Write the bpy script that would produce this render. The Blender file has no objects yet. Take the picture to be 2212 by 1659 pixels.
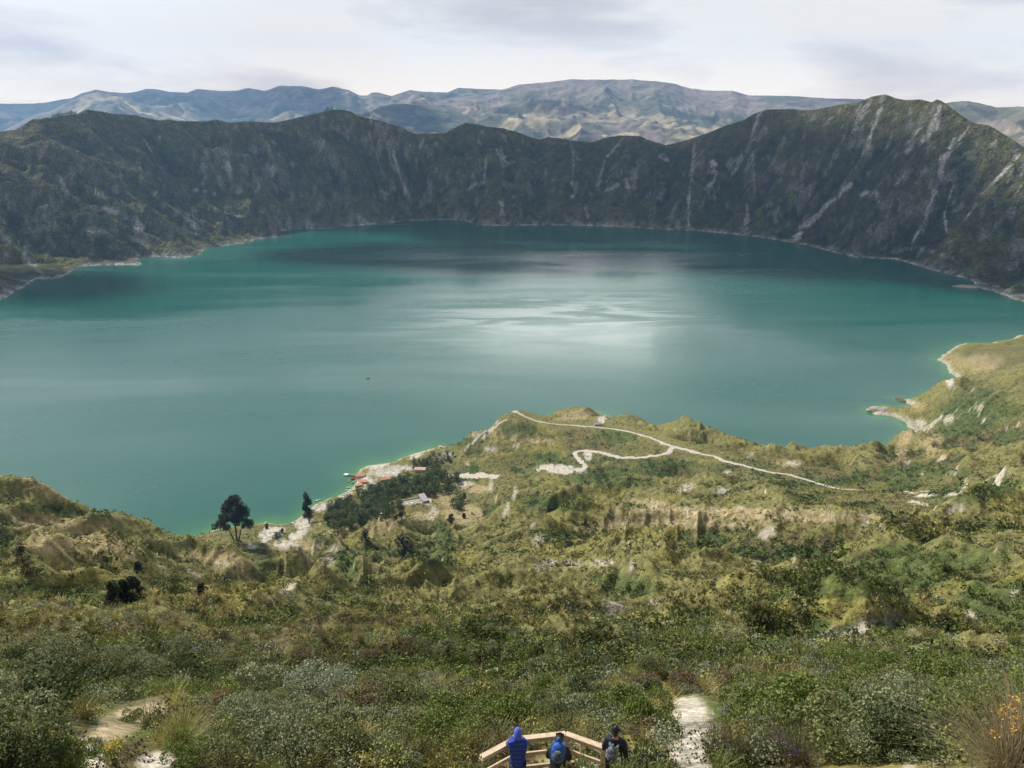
import bpy, bmesh, math, random
import numpy as np
from mathutils import Vector, Matrix
random.seed(7); RNG = np.random.default_rng(7)
C = bpy.context.scene
COL = bpy.context.scene.collection
# ------------------------------------------------------------------ camera, world, sun, exposure
EYE = 380.0; PITCH = math.radians(19.0); F = 1671.0; CX, CY = 1106.0, 829.5
cam = bpy.data.cameras.new('camera'); camo = bpy.data.objects.new('camera', cam); COL.objects.link(camo)
camo.location = (0, 0, EYE); camo.rotation_euler = (math.pi/2 - PITCH, 0, 0)
cam.sensor_width = 36; cam.lens = 36*F/2212; cam.clip_start = 0.1; cam.clip_end = 80000
C.camera = camo
SUN_EL, SUN_AZ = math.radians(46), math.radians(-50)      # azimuth measured from +Y towards +X
SUN_STRENGTH = 5.0
sl = bpy.data.lights.new('sun', 'SUN'); sl.energy = SUN_STRENGTH; sl.angle = math.radians(2.2); sl.color = (1.0, 0.965, 0.90)
so = bpy.data.objects.new('sun', sl); COL.objects.link(so)
sd = Vector((math.sin(SUN_AZ)*math.cos(SUN_EL), math.cos(SUN_AZ)*math.cos(SUN_EL), math.sin(SUN_EL)))
so.rotation_euler = sd.to_track_quat('Z', 'Y').to_euler(); so.location = (-40, 0, 460)
C.view_settings.view_transform = 'Standard'; C.view_settings.look = 'None'
C.view_settings.exposure = 0.2; C.view_settings.gamma = 1.0; C.view_settings.use_curve_mapping = False

def nd(nt, t, **kw):
    n = nt.nodes.new(t)
    for k, v in kw.items():
        if k in ('inp',):
            for a, b in v.items(): n.inputs[a].default_value = b
        else: setattr(n, k, v)
    return n
W = bpy.data.worlds.new("World"); C.world = W; W.use_nodes = True
nt = W.node_tree; nt.nodes.clear(); L = nt.links.new
out = nd(nt, 'ShaderNodeOutputWorld'); bg = nd(nt, 'ShaderNodeBackground'); L(bg.outputs[0], out.inputs[0])
sky = nd(nt, 'ShaderNodeTexSky', sky_type='NISHITA', sun_disc=False, sun_elevation=SUN_EL, sun_rotation=SUN_AZ)
sky.altitude = 3800
tc = nd(nt, 'ShaderNodeTexCoord')
mp = nd(nt, 'ShaderNodeMapping', inp={'Scale': (1.0, 1.0, 4.2)}); L(tc.outputs['Generated'], mp.inputs[0])
n1 = nd(nt, 'ShaderNodeTexNoise', inp={'Scale': 3.1, 'Detail': 7.0, 'Roughness': 0.55, 'Distortion': 0.25}); L(mp.outputs[0], n1.inputs[0])
cr = nd(nt, 'ShaderNodeValToRGB'); L(n1.outputs[0], cr.inputs[0])          # in-cloud tone: white to lavender grey
e = cr.color_ramp.elements; e[0].position = 0.50; e[0].color = (1.06, 1.01, 0.92, 1); e[1].position = 0.66; e[1].color = (0.72, 0.665, 0.64, 1)
sp = nd(nt, 'ShaderNodeSeparateXYZ'); L(tc.outputs['Generated'], sp.inputs[0])
cov = nd(nt, 'ShaderNodeMapRange', inp={'From Min': 0.16, 'From Max': 0.55, 'To Min': 1.0, 'To Max': 0.40}); L(sp.outputs[2], cov.inputs[0])
skm = nd(nt, 'ShaderNodeMix', data_type='RGBA'); skm.blend_type = 'MULTIPLY'; skm.inputs[0].default_value = 1.0
L(sky.outputs[0], skm.inputs[6]); skm.inputs[7].default_value = (0.10, 0.10, 0.10, 1)
mx = nd(nt, 'ShaderNodeMix', data_type='RGBA'); L(cov.outputs[0], mx.inputs[0]); L(skm.outputs[2], mx.inputs[6]); L(cr.outputs[0], mx.inputs[7])
# bright thin cloud above the far rim (what the lake mirrors): widest round azimuth +4 deg, elevation 15 deg
def dirv(az, el):
    az, el = math.radians(az), math.radians(el)
    return (math.sin(az)*math.cos(el), math.cos(az)*math.cos(el), math.sin(el))
mp2 = nd(nt, 'ShaderNodeMapping', inp={'Scale': (1.0, 1.0, 4.6)}); L(tc.outputs['Generated'], mp2.inputs[0])
d0 = dirv(4.5, 14.8)
vs = nd(nt, 'ShaderNodeVectorMath', operation='DISTANCE'); L(mp2.outputs[0], vs.inputs[0]); vs.inputs[1].default_value = (d0[0], d0[1], d0[2]*4.6)
gl = nd(nt, 'ShaderNodeMapRange', interpolation_type='SMOOTHSTEP', inp={'From Min': 0.0, 'From Max': 0.33, 'To Min': 1.0, 'To Max': 0.0}); L(vs.outputs['Value'], gl.inputs[0])
n2 = nd(nt, 'ShaderNodeTexNoise', inp={'Scale': 20.0, 'Detail': 6.0}); L(mp.outputs[0], n2.inputs[0])
n2r = nd(nt, 'ShaderNodeMapRange', inp={'From Min': 0.46, 'From Max': 0.58, 'To Min': 0.93, 'To Max': 1.0}); L(n2.outputs[0], n2r.inputs[0])
gm = nd(nt, 'ShaderNodeMath', operation='MULTIPLY'); L(gl.outputs[0], gm.inputs[0]); L(n2r.outputs[0], gm.inputs[1])
fin = nd(nt, 'ShaderNodeVectorMath', operation='SCALE'); L(mx.outputs[2], fin.inputs[0]); 
up = nd(nt, 'ShaderNodeMapRange', interpolation_type='SMOOTHSTEP', inp={'From Min': 0.13, 'From Max': 0.26, 'To Min': 1.0, 'To Max': 1.6}); L(sp.outputs[2], up.inputs[0])
dn = nd(nt, 'ShaderNodeMapRange', interpolation_type='SMOOTHSTEP', inp={'From Min': 0.45, 'From Max': 0.75, 'To Min': 1.0, 'To Max': 0.16}); L(sp.outputs[2], dn.inputs[0])
ud = nd(nt, 'ShaderNodeMath', operation='MULTIPLY'); L(up.outputs[0], ud.inputs[0]); L(dn.outputs[0], ud.inputs[1])
ug = nd(nt, 'ShaderNodeMath', operation='MULTIPLY'); L(ud.outputs[0], ug.inputs[0]); ug.inputs[1].default_value = 1.0
L(ug.outputs[0], fin.inputs['Scale'])
hb = nd(nt, 'ShaderNodeValToRGB'); L(sp.outputs[2], hb.inputs[0]); he = hb.color_ramp.elements
he[0].position = 0.0; he[0].color = (1.62, 1.38, 1.12, 1); he[1].position = 0.125; he[1].color = (0.98, 0.95, 0.93, 1)
gadd = nd(nt, 'ShaderNodeVectorMath', operation='SCALE'); gadd.inputs[0].default_value = (2.9, 2.9, 2.8); L(gm.outputs[0], gadd.inputs['Scale'])
fadd = nd(nt, 'ShaderNodeVectorMath', operation='ADD'); L(fin.outputs[0], fadd.inputs[0]); L(gadd.outputs[0], fadd.inputs[1])
hm = nd(nt, 'ShaderNodeVectorMath', operation='MULTIPLY'); L(fadd.outputs[0], hm.inputs[0]); L(hb.outputs[0], hm.inputs[1])
L(hm.outputs[0], bg.inputs[0]); bg.inputs[1].default_value = 1.0

# ------------------------------------------------------------------ helpers
def ray(u, v):
    x = (u-CX)/F; y = (CY-v)/F
    return np.array([x, math.cos(PITCH)+y*math.sin(PITCH), -math.sin(PITCH)+y*math.cos(PITCH)])
def azg(u, v):
    d = ray(u, v); h = math.hypot(d[0], d[1]); return math.atan2(d[0], d[1]), -d[2]/h
def at_z(u, v, z):
    a, g = azg(u, v); r = (EYE-z)/g; return r*math.sin(a), r*math.cos(a)
def at_r(u, v, r):
    a, g = azg(u, v); return Vector((r*math.sin(a), r*math.cos(a), EYE-g*r))
def project(x, y, z):
    dz = z-EYE; f = y*math.cos(PITCH)-dz*math.sin(PITCH); up = y*math.sin(PITCH)+dz*math.cos(PITCH)
    f = np.where(np.abs(f) < 1e-6, 1e-6, f)
    return CX+F*x/f, CY-F*up/f
def sst(x, a, b):
    t = np.clip((x-a)/(b-a), 0, 1); return t*t*(3-2*t)
def _h(ix, iy, seed):
    n = (ix.astype(np.int64)*374761393 + iy.astype(np.int64)*668265263 + seed*974634777) & 0xffffffff
    n = ((n ^ (n >> 13))*1274126177) & 0xffffffff
    n = n ^ (n >> 16)
    return (n & 0xffff)/65535.0
def vn(x, y, seed=0):
    ix = np.floor(x); iy = np.floor(y); fx = x-ix; fy = y-iy
    fx = fx*fx*fx*(fx*(fx*6-15)+10); fy = fy*fy*fy*(fy*(fy*6-15)+10)
    a = _h(ix, iy, seed); b = _h(ix+1, iy, seed); c = _h(ix, iy+1, seed); d = _h(ix+1, iy+1, seed)
    return (a*(1-fx)+b*fx)*(1-fy)+(c*(1-fx)+d*fx)*fy
def fbm(x, y, o=4, seed=0, g=0.5):
    s = 0; a = 1; t = 0
    for i in range(o):
        s = s+a*vn(x*2**i+i*17.3, y*2**i-i*9.1, seed+i); t += a; a *= g
    return s/t
def ridged(x, y, o=4, seed=0, g=0.5):
    s = 0; a = 1; t = 0
    for i in range(o):
        n = 1-np.abs(2*vn(x*2**i+i*11.7, y*2**i+i*5.3, seed+i)-1); s = s+a*n*n; t += a; a *= g
    return s/t
def tag(o, label=None, cat=None, group=None, kind=None):
    if label: o['label'] = label
    if cat: o['category'] = cat
    if group: o['group'] = group
    if kind: o['kind'] = kind
    return o
def npmesh(name, V, Fc, col=None, smooth=False, attrs=None):
    me = bpy.data.meshes.new(name)
    V = np.asarray(V, np.float32); Fc = np.asarray(Fc, np.int32); k = Fc.shape[1]
    me.vertices.add(len(V)); me.vertices.foreach_set('co', V.ravel())
    me.loops.add(Fc.size); me.loops.foreach_set('vertex_index', Fc.ravel())
    me.polygons.add(len(Fc)); me.polygons.foreach_set('loop_start', np.arange(0, Fc.size, k, dtype=np.int32))
    me.polygons.foreach_set('loop_total', np.full(len(Fc), k, np.int32))
    if smooth: me.polygons.foreach_set('use_smooth', np.ones(len(Fc), bool))
    me.update(calc_edges=True)
    if col is not None:
        ca = me.color_attributes.new('Col', 'FLOAT_COLOR', 'POINT')
        c4 = np.ones((len(V), 4), np.float32); c4[:, :3] = col; ca.data.foreach_set('color', c4.ravel())
    for n, a in (attrs or {}).items():
        at = me.attributes.new(n, 'FLOAT', 'POINT'); at.data.foreach_set('value', np.asarray(a, np.float32).ravel())
    return me
def link(name, me, mats, parent=None, loc=None, rz=0, sc=None):
    o = bpy.data.objects.new(name, me); COL.objects.link(o)
    if me is not None and mats is not None and len(me.materials) == 0:
        for m in (mats if isinstance(mats, (list, tuple)) else [mats]): me.materials.append(m)
    if loc is not None: o.location = loc
    o.rotation_euler[2] = rz
    if sc is not None: o.scale = sc if isinstance(sc, (tuple, list)) else (sc, sc, sc)
    if parent: o.parent = parent
    return o
def empty(name, loc, rz=0, sc=1):
    o = bpy.data.objects.new(name, None); COL.objects.link(o); o.location = loc; o.rotation_euler[2] = rz
    o.scale = (sc, sc, sc); o.empty_display_size = 0.2; return o
def copy_tree(o, parent=None):
    c = o.copy(); COL.objects.link(c); c.parent = parent
    for ch in o.children: copy_tree(ch, c)
    return c

# ------------------------------------------------------------------ materials
def new_mat(name):
    m = bpy.data.materials.new(name); m.use_nodes = True; t = m.node_tree
    b = t.nodes['Principled BSDF']; b.inputs['Roughness'].default_value = 0.8
    b.inputs['Specular IOR Level'].default_value = 0.25
    return m, t, b
def simple(name, c, rough=0.75, var=0.15, scale=8.0, spec=0.25, bump=0.0, metal=0.0):
    m, t, b = new_mat(name); L = t.links.new
    o = nd(t, 'ShaderNodeTexCoord'); n = nd(t, 'ShaderNodeTexNoise', inp={'Scale': scale, 'Detail': 5.0}); L(o.outputs['Object'], n.inputs[0])
    mr = nd(t, 'ShaderNodeMapRange', inp={'From Min': 0.3, 'From Max': 0.7, 'To Min': 1-var, 'To Max': 1+var}); L(n.outputs[0], mr.inputs[0])
    v = nd(t, 'ShaderNodeVectorMath', operation='SCALE'); v.inputs[0].default_value = c; L(mr.outputs[0], v.inputs['Scale']); L(v.outputs[0], b.inputs['Base Color'])
    b.inputs['Roughness'].default_value = rough; b.inputs['Specular IOR Level'].default_value = spec; b.inputs['Metallic'].default_value = metal
    if bump:
        bn = nd(t, 'ShaderNodeBump', inp={'Strength': bump, 'Distance': 0.02}); L(n.outputs[0], bn.inputs['Height']); L(bn.outputs[0], b.inputs['Normal'])
    return m
def attr_mat(name, scales=(), rough=0.9, bump=None, translucent=0.0, spec=0.1):
    """colour from the mesh's own colour attribute, broken up by procedural noise at world scale"""
    m, t, b = new_mat(name); L = t.links.new
    a = nd(t, 'ShaderNodeAttribute', attribute_name='Col'); cur = a.outputs['Color']
    o = nd(t, 'ShaderNodeTexCoord'); last = None
    for s, amp in scales:
        n = nd(t, 'ShaderNodeTexNoise', inp={'Scale': s, 'Detail': 4.0, 'Roughness': 0.6}); L(o.outputs['Object'], n.inputs[0]); last = n
        mr = nd(t, 'ShaderNodeMapRange', inp={'From Min': 0.32, 'From Max': 0.68, 'To Min': 1-amp, 'To Max': 1+amp}); L(n.outputs[0], mr.inputs[0])
        v = nd(t, 'ShaderNodeVectorMath', operation='SCALE'); L(cur, v.inputs[0]); L(mr.outputs[0], v.inputs['Scale']); cur = v.outputs[0]
    L(cur, b.inputs['Base Color']); b.inputs['Roughness'].default_value = rough; b.inputs['Specular IOR Level'].default_value = spec
    if bump:
        prev = None
        for s, dist, st in bump:
            n = nd(t, 'ShaderNodeTexNoise', inp={'Scale': s, 'Detail': 3.0, 'Roughness': 0.6}); L(o.outputs['Object'], n.inputs[0])
            bn = nd(t, 'ShaderNodeBump', inp={'Strength': st, 'Distance': dist}); L(n.outputs[0], bn.inputs['Height'])
            if prev: L(prev.outputs[0], bn.inputs['Normal'])
            prev = bn
        L(prev.outputs[0], b.inputs['Normal'])
    if translucent:
        tr = nd(t, 'ShaderNodeBsdfTranslucent'); L(cur, tr.inputs[0]); mxs = nd(t, 'ShaderNodeMixShader'); mxs.inputs[0].default_value = translucent
        L(b.outputs[0], mxs.inputs[1]); L(tr.outputs[0], mxs.inputs[2]); L(mxs.outputs[0], t.nodes['Material Output'].inputs[0])
    return m
M_ground = attr_mat('ground_cover_soil', ((0.35, 0.35), (2.5, 0.4)), bump=((0.5, 1.2, 0.8), (3.0, 0.25, 0.6)))
M_wall = attr_mat('crater_wall_scrub', ((0.045, 0.35), (0.2, 0.6)), bump=((0.035, 22.0, 0.9), (0.12, 8.0, 1.0)))
M_mtn = attr_mat('mountain_slopes', ((0.0035, 0.35), (0.012, 0.35)), bump=((0.002, 90.0, 0.8), (0.008, 25.0, 0.7)))
M_leaf = attr_mat('leaves', ((6.0, 0.25),), rough=0.6, translucent=0.22, spec=0.25)
M_cover = attr_mat('scrub_leaves', ((0.7, 0.3),), rough=0.7, translucent=0.15, spec=0.15)
M_bark = simple('bark', (0.10, 0.075, 0.05), 0.9, 0.4, 6)
M_twig = simple('dry_twig', (0.34, 0.27, 0.19), 0.85, 0.35, 5)
M_path = simple('pale_trail_dust', (0.45, 0.405, 0.34), 0.95, 0.12, 0.4, 0.05, 0.3)
M_woodr = simple('rail_timber', (0.60, 0.47, 0.33), 0.6, 0.18, 9, 0.3, 0.2)
M_rooft = simple('orange_tile', (0.62, 0.27, 0.15), 0.8, 0.2, 0.9)
M_plaster = simple('plaster', (0.5, 0.42, 0.34), 0.9, 0.2, 1.0)
M_white = simple('white_paint', (0.75, 0.75, 0.73), 0.5, 0.08, 2)
M_greyroof = simple('grey_roof', (0.33, 0.31, 0.32), 0.8, 0.2, 0.8)
M_stone = simple('weathered_stone', (0.35, 0.31, 0.26), 0.95, 0.35, 0.5)
M_darkw = simple('dark_timber', (0.14, 0.10, 0.07), 0.9, 0.3, 1.5)

# ------------------------------------------------------------------ shoreline and rim outlines (world metres, lake surface z = 0)
def Z(u, v): return at_z(u, v, 0.0)
def E(u, v, z, dr):
    a, g = azg(u, v); r = (EYE-z)/g+dr; return r*math.sin(a), r*math.cos(a)
near_shore = [(-1150, 1000), (-950, 850), (-700, 740), (-480, 665), (-360, 610), (-300, 585)]
near_shore += [Z(*p) for p in [(344,1182),(380,1173),(413,1163),(445,1152),(471,1142),(520,1136),(575,1133),(623,1132),(650,1117),(681,1094),(730,1073),(757,1053),(771,1039),(768,1028),(775,1017),(799,1007),(854,999),(878,986),(912,975),(940,965)]]
near_shore += [E(*p) for p in [(963,937,30,25),(1018,923,40,40),(1060,902,48,45),(1097,888,54,55),(1139,892,46,45),(1160,900,26,25),(1190,901,10,18),(1221,886,14,22),(1270,878,20,25),(1290,889,8,12)]]
near_shore += [Z(1311,907), Z(1311,915)]
near_shore += [E(*p) for p in [(1326,926,20,20),(1356,929,30,50),(1407,936,38,60),(1456,947,42,60),(1507,959,42,60),(1528,974,44,60),(1563,987,44,60),(1614,986,46,55),(1649,992,46,55),(1695,990,46,50),(1732,1004,40,45),(1819,1018,26,35),(1865,1023,10,15)]]
near_shore += [Z(*p) for p in [(1891,1024),(1934,995),(1941,976),(1950,956),(1978,940),(1978,930),(1964,915),(1934,902),(1895,897),(1876,886),(1905,877),(1934,884),(1967,876),(1947,864),(1974,866),(2036,848),(2067,822),(2046,792),(2026,777),(2062,751),(2082,741),(2144,742),(2212,723)]]
near_shore += [(1080, 1450), (1190, 1560)]
far_shore = [Z(*p) for p in [(2212,653),(2153,632),(2110,620),(2099,605),(2027,588),(1955,565),(1927,560),(1847,556),(1775,538),(1714,524),(1613,509),(1520,500),(1431,496),(1330,490),(1224,487),(1120,487),(1035,488),(1004,476),(950,475),(897,477),(840,481),(797,486),(762,488),(708,494),(650,495),(606,499),(620,511),(580,514),(544,518),(541,523),(490,530),(444,537),(430,551),(393,558),(350,555),(313,555),(296,563),(307,573),(240,572),(172,575),(148,591),(119,603),(77,603),(45,623),(0,649)]]
far_shore += [(-1330, 1500), (-1330, 1200)]
SHORE = np.array(near_shore+far_shore)
sky_px = [(-60,300),(0,284),(34,279),(52,269),(69,257),(110,253),(165,246),(186,236),(214,239),(241,244.5),(293,248),(320,255),(344,259),(365,256.6),(382,261),(448,261),(463,257),(482,261),(496,265),(527,261),(579,264),(592,265),(630,256.6),(675,246),(703,240),(723,236),(745,237),(759,241),(776,251),(818,260),(869,274),(883,284),(900,287.6),(962,287.6),(983,275.5),(1004,265),(1024,267),(1052,273),(1087,276.6),(1121,286),(1142,294.5),(1166,301),(1183,296),(1207,298),(1245,304),(1279,307),(1307,298),(1338,292),(1383,293.5),(1400,302),(1438,313),(1469,306.5),(1523,289),(1566,271),(1606,259),(1627,246),(1656,236),(1714,235),(1728,238),(1761,236),(1811,226),(1854,221),(1883,208),(1912,203),(1926,208),(1934,211),(1955,215.5),(1988,214),(2013,220),(2024,214),(2034,217),(2049,228),(2092,259),(2107,266),(2139,271),(2175,293),(2193,304),(2212,318),(2300,370)]
shore_az = np.array([math.atan2(x, y) for x, y in far_shore]); shore_r = np.array([math.hypot(x, y) for x, y in far_shore])
oo = np.argsort(shore_az)
rim_w = [(-0.8, 800), (-0.6, 720), (-0.42, 640), (-0.22, 520), (-0.1, 440), (0.1, 430), (0.2, 420), (0.3, 520), (0.42, 620), (0.52, 640), (0.7, 600)]
rim = []
for u, v in sky_px:
    a, g = azg(u, v)
    rs = np.interp(a, shore_az[oo], shore_r[oo]); rs = np.interp(a, [-0.62, -0.4, -0.2, 0.0, 0.2, 0.4, 0.62], [2080, 2420, 2780, 3000, 2920, 2420, 1950])
    r = rs+np.interp(a, [p[0] for p in rim_w], [p[1] for p in rim_w])
    rim.append((a, r, EYE-g*r))
RA = np.array([p[0] for p in rim]); RR = np.array([p[1] for p in rim]); RZ = np.array([p[2] for p in rim])
RIM = np.stack([RR*np.sin(RA), RR*np.cos(RA)], 1)
RIM = np.vstack([[(-2100, 1500)], RIM, [(1750, 1700)], [(1750, 900)]])
def segdist(x, y, P, closed):
    best = np.full(x.shape, 1e18, np.float32); n = len(P)
    for i in range(n if closed else n-1):
        a = P[i]; b = P[(i+1) % n]; d = b-a; l2 = max(float(d@d), 1e-9)
        t = np.clip(((x-a[0])*d[0]+(y-a[1])*d[1])/l2, 0, 1)
        dd = (x-a[0]-t*d[0])**2+(y-a[1]-t*d[1])**2
        np.minimum(best, dd, out=best)
    return np.sqrt(best)
def inside(x, y, P):
    c = np.zeros(x.shape, bool); n = len(P)
    for i in range(n):
        x1, y1 = P[i]; x2, y2 = P[(i+1) % n]
        if y1 == y2: continue
        m = ((y1 > y) != (y2 > y)) & (x < (x2-x1)*(y-y1)/(y2-y1)+x1); c ^= m
    return c
def shore_s(x, y):
    wx = x+(fbm(x/30, y/30, 3, 91)-.5)*14; wy = y+(fbm(x/30, y/30, 3, 95)-.5)*14
    d = segdist(wx, wy, SHORE, True); return np.where(inside(wx, wy, SHORE), -d, d)

# ------------------------------------------------------------------ near terrain: control points (u, v, distance)
CP = []
def cp(*a): CP.extend(a)
# first slope under the viewpoint
for u, k in ((-350, .9), (0, .95), (350, 1), (700, 1), (1106, 1), (1450, 1), (1800, .97), (2212, .93), (2550, .85)):
    cp((u, 1659, 13.2*k), (u, 1560, 19*k), (u, 1500, 27*k), (u, 1450, 36*k), (u, 1400, 52*k))
HID = [(-0.8,4,1.45),(-0.3,4,1.45),(0.3,4,1.4),(0.8,4,1.3),(-0.5,8,1.22),(0,8.5,1.2),(0.3,8,1.2)]
# left flank
cp((0,1350,85),(0,1300,130),(150,1300,140),(0,1225,215),(150,1222,225),(250,1230,225),(330,1255,210),(350,1310,150),(0,1180,270),(150,1170,280),(0,1110,350),(100,1100,370),(200,1120,365),(280,1160,330),(320,1200,290),
   (0,1034,440),(60,1042,440),(120,1066,425),(193,1086,405),(241,1098,390),(276,1115,375),(303,1139,360),(324,1167,345),(344,1184,330))
HID += [(azg(0,1033)[0],560,290/560),(azg(120,1033)[0],560,270/560),(azg(240,1100)[0],520,.565),(azg(0,1033)[0],680,345/680),(azg(300,1150)[0],500,.64)]
# gully between the left hill and the tree
cp((400,1195,610),(450,1180,640),(510,1168,655),(560,1165,655),(620,1160,650),(380,1230,470),(430,1240,450),(500,1230,500),(560,1215,540),(450,1290,300),(520,1280,330),(450,1345,180),(600,1330,200),(600,1270,340),(620,1210,520))
# pyramid crest in front of the grove, grove flat, field
cp((702,1163,520),(660,1195,470),(740,1195,460),(702,1215,430),(700,1290,270),(760,1240,380))
HID += [(azg(702,1163)[0],590,365/590)]
cp((650,1125,715),(700,1120,700),(720,1085,760),(770,1060,770),(800,1030,810),(850,1040,780),(850,1090,700),(780,1120,660),(760,1140,620),(820,1135,630),(900,1060,745),(950,1040,765),(895,1090,690),(960,1100,670),(1010,1090,680),(1030,1060,715),(1000,1140,600),(1060,1060,700))
cp((868,1125,610),(870,1185,470),(850,1230,390),(920,1190,470),(960,1160,520),(950,1215,400),(1000,1200,430),(900,1290,260),(1000,1280,270),(935,1132,590))
# peninsula hill and trail
cp((980,1000,800),(1000,960,830),(1060,915,850),(1111,889,862),(1140,905,850),(1200,915,840),(1284,921,830),(1352,931,800),(1418,950,760),(1456,966,735),(1511,980,720),(1569,997,695),(1607,1005,680),(1655,1019,660),(1721,1031,640),(1803,1055,600),(1868,1060,600),(1931,1063,600),
   (1100,950,815),(1180,960,800),(1100,1000,770),(1030,1026,745),(1077,1030,735),(1187,1018,705),(1252,1018,700),(1266,1009,712),(1244,988,745),(1252,973,765),(1311,980,745),(1373,989,725),(1430,984,722),(1300,945,790),(1380,965,755))
cp((1250,895,900),(1280,893,905),(1215,905,880))
cp((1110,1062,640),(1090,1100,600),(1106,1150,430),(1060,1150,480),(1106,1200,310),(1106,1250,210),(1106,1300,140),(1106,1350,85),(1200,1060,610),(1300,1070,570),(1400,1060,590),(1500,1060,570),(1600,1070,530),(1300,1030,660),(1450,1020,670),(1550,1030,640))
# terrace with bedding and the scarp below it
cp((1300,1140,440),(1450,1145,420),(1600,1148,410),(1750,1145,400),(1900,1135,400),(1300,1110,500),(1450,1105,500),(1600,1100,500),(1800,1100,480),(1950,1095,480),(1600,1182,385),(1750,1178,375),(1450,1180,380),(1900,1165,360))
cp((1250,1225,310),(1180,1215,320),(1300,1215,315),(1200,1250,255),(1400,1188,330),(1500,1195,320),(1580,1213,300),(1600,1240,235),(1450,1250,235),(1300,1290,190),(1280,1335,140),(1400,1310,150),(1500,1300,140),(1600,1290,130),(1300,1385,75),(1450,1360,95),(1250,1340,120))
# right flank: bench over the grey scar
cp((1700,1290,128),(1800,1285,130),(1950,1270,135),(2100,1270,130),(1650,1400,78),(1800,1400,84),(1950,1400,80),(1800,1350,95),(1950,1340,98),(1700,1340,92),(2212,1300,120),(2212,1380,72),(2212,1450,40),(1700,1240,190),(1850,1220,220),(2000,1190,250),(2212,1180,250),(2212,1080,400),(2100,1130,330),(2050,1100,430),(2150,1060,480),(2212,1000,620),(2100,1020,640),(2000,1060,560),(2000,1010,760),(2100,960,800),(2212,900,860),(2212,850,930))
cp((2040,900,1010),(2100,880,980),(2060,860,1090),(2100,835,1100),(2212,790,1080),(2150,812,1090),(2080,930,880),(2010,930,930),(2550,760,1150),(2550,900,800),(2550,1050,450),(2550,1250,160))
cp((2120,790,1330),(2080,770,1420),(2212,765,1450),(2212,742,1600),(2110,752,1540))
pts = []
for u, v, r in CP:
    a, g = azg(u, v); pts.append((a, math.log(r), g))
for a, r, g in HID: pts.append((a, math.log(r), g))
pts += [(-0.85, math.log(300), 0.42), (-0.85, math.log(700), 0.33), (0.85, math.log(1300), 0.2)]
pts = np.array(pts)
D = np.hypot(pts[:, None, 0]-pts[None, :, 0], pts[:, None, 1]-pts[None, :, 1]); c2 = 0.06**2
A = np.sqrt(D*D+c2)
n = len(pts); B = np.zeros((n+1, n+1)); B[:n, :n] = A+np.eye(n)*-0.002; B[:n, n] = 1; B[n, :n] = 1
wts = np.linalg.solve(B, np.append(pts[:, 2], 0))
def rbf(az, lr):
    s = np.full(az.shape, wts[-1])
    for i in range(n): s += wts[i]*np.sqrt((az-pts[i, 0])**2+(lr-pts[i, 1])**2+c2)
    return s
TRAILS = [[(1098,889),(1156,909),(1235,918),(1352,931),(1418,950),(1456,966),(1542,985),(1607,1006),(1671,1022),(1721,1030),(1803,1054),(1868,1059),(1964,1062)],
          [(1454,966),(1418,985),(1373,989),(1311,981),(1252,973),(1241,977),(1259,998),(1266,1009),(1218,1019),(1187,1018)], [(1077,1030),(960,1026)], [(1957,1082),(2009,1095)], [(2040,1110),(2110,1093)]]
CALM = [(975,1095,60,45),(740,1090,60,40),(850,1045,90,40),(900,1090,60,30),(640,1160,80,30),(510,1170,60,30),(2120,780,110,50),(1850,1090,170,50),(2000,1085,90,40)]
def near_height(az, r):
    x = r*np.sin(az); y = r*np.cos(az)
    z = EYE-rbf(az, np.log(r))*r
    uu, vv = project(x, y, z); calm = np.ones(z.shape)
    m = (r > 400) & (uu > 900) & (uu < 2200)
    for P in TRAILS: calm[m] = np.minimum(calm[m], 0.06+0.94*sst(segdist(uu[m], (vv[m])*1.6, np.array(P, float)*np.array([1, 1.6]), False), 14, 60))
    for a, b, c, d in CALM: calm = np.minimum(calm, np.where(r > 300, 0.2+0.8*sst(np.hypot((uu-a)/c, (vv-b)/d), .7, 1.3), 1))
    # relief: erosion ridges whose size follows the distance at which they stand
    low = sst(z, 8, 55)
    wx = x+40*(fbm(x/90, y/90, 3, 5)-.5); wy = y+40*(fbm(x/90, y/90, 3, 9)-.5)
    for lam, amp, sd in ((170, 28, 20), (75, 22.0, 30), (32, 7.0, 40), (13, 3.6, 50)):
        k = sst(r, lam*0.8, lam*3.2)
        z = z+calm*k*amp*(0.25+0.75*low)*(ridged(wx/lam, wy/lam, 2, sd)-0.45)
    lr = np.log(r); win = sst(r, 48, 110)*(1-sst(r, 300, 430))*calm
    z = z+win*r*0.082*(ridged(az*3.6+lr*1.0+.3*fbm(x/60, y/60, 2, 88), lr*2.6-az*1.2, 2, 85, .45)-.5)
    k = sst(r, 120, 350); z = z+calm*k*(0.3+0.7*low)*2.0*(fbm(x/4.2, y/4.2, 2, 61)-.5)
    k = sst(r, 20, 40)*(1-sst(r, 300, 500)); z = z+k*0.7*(fbm(x/2.2, y/2.2, 3, 66)-.5)
    return z
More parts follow.
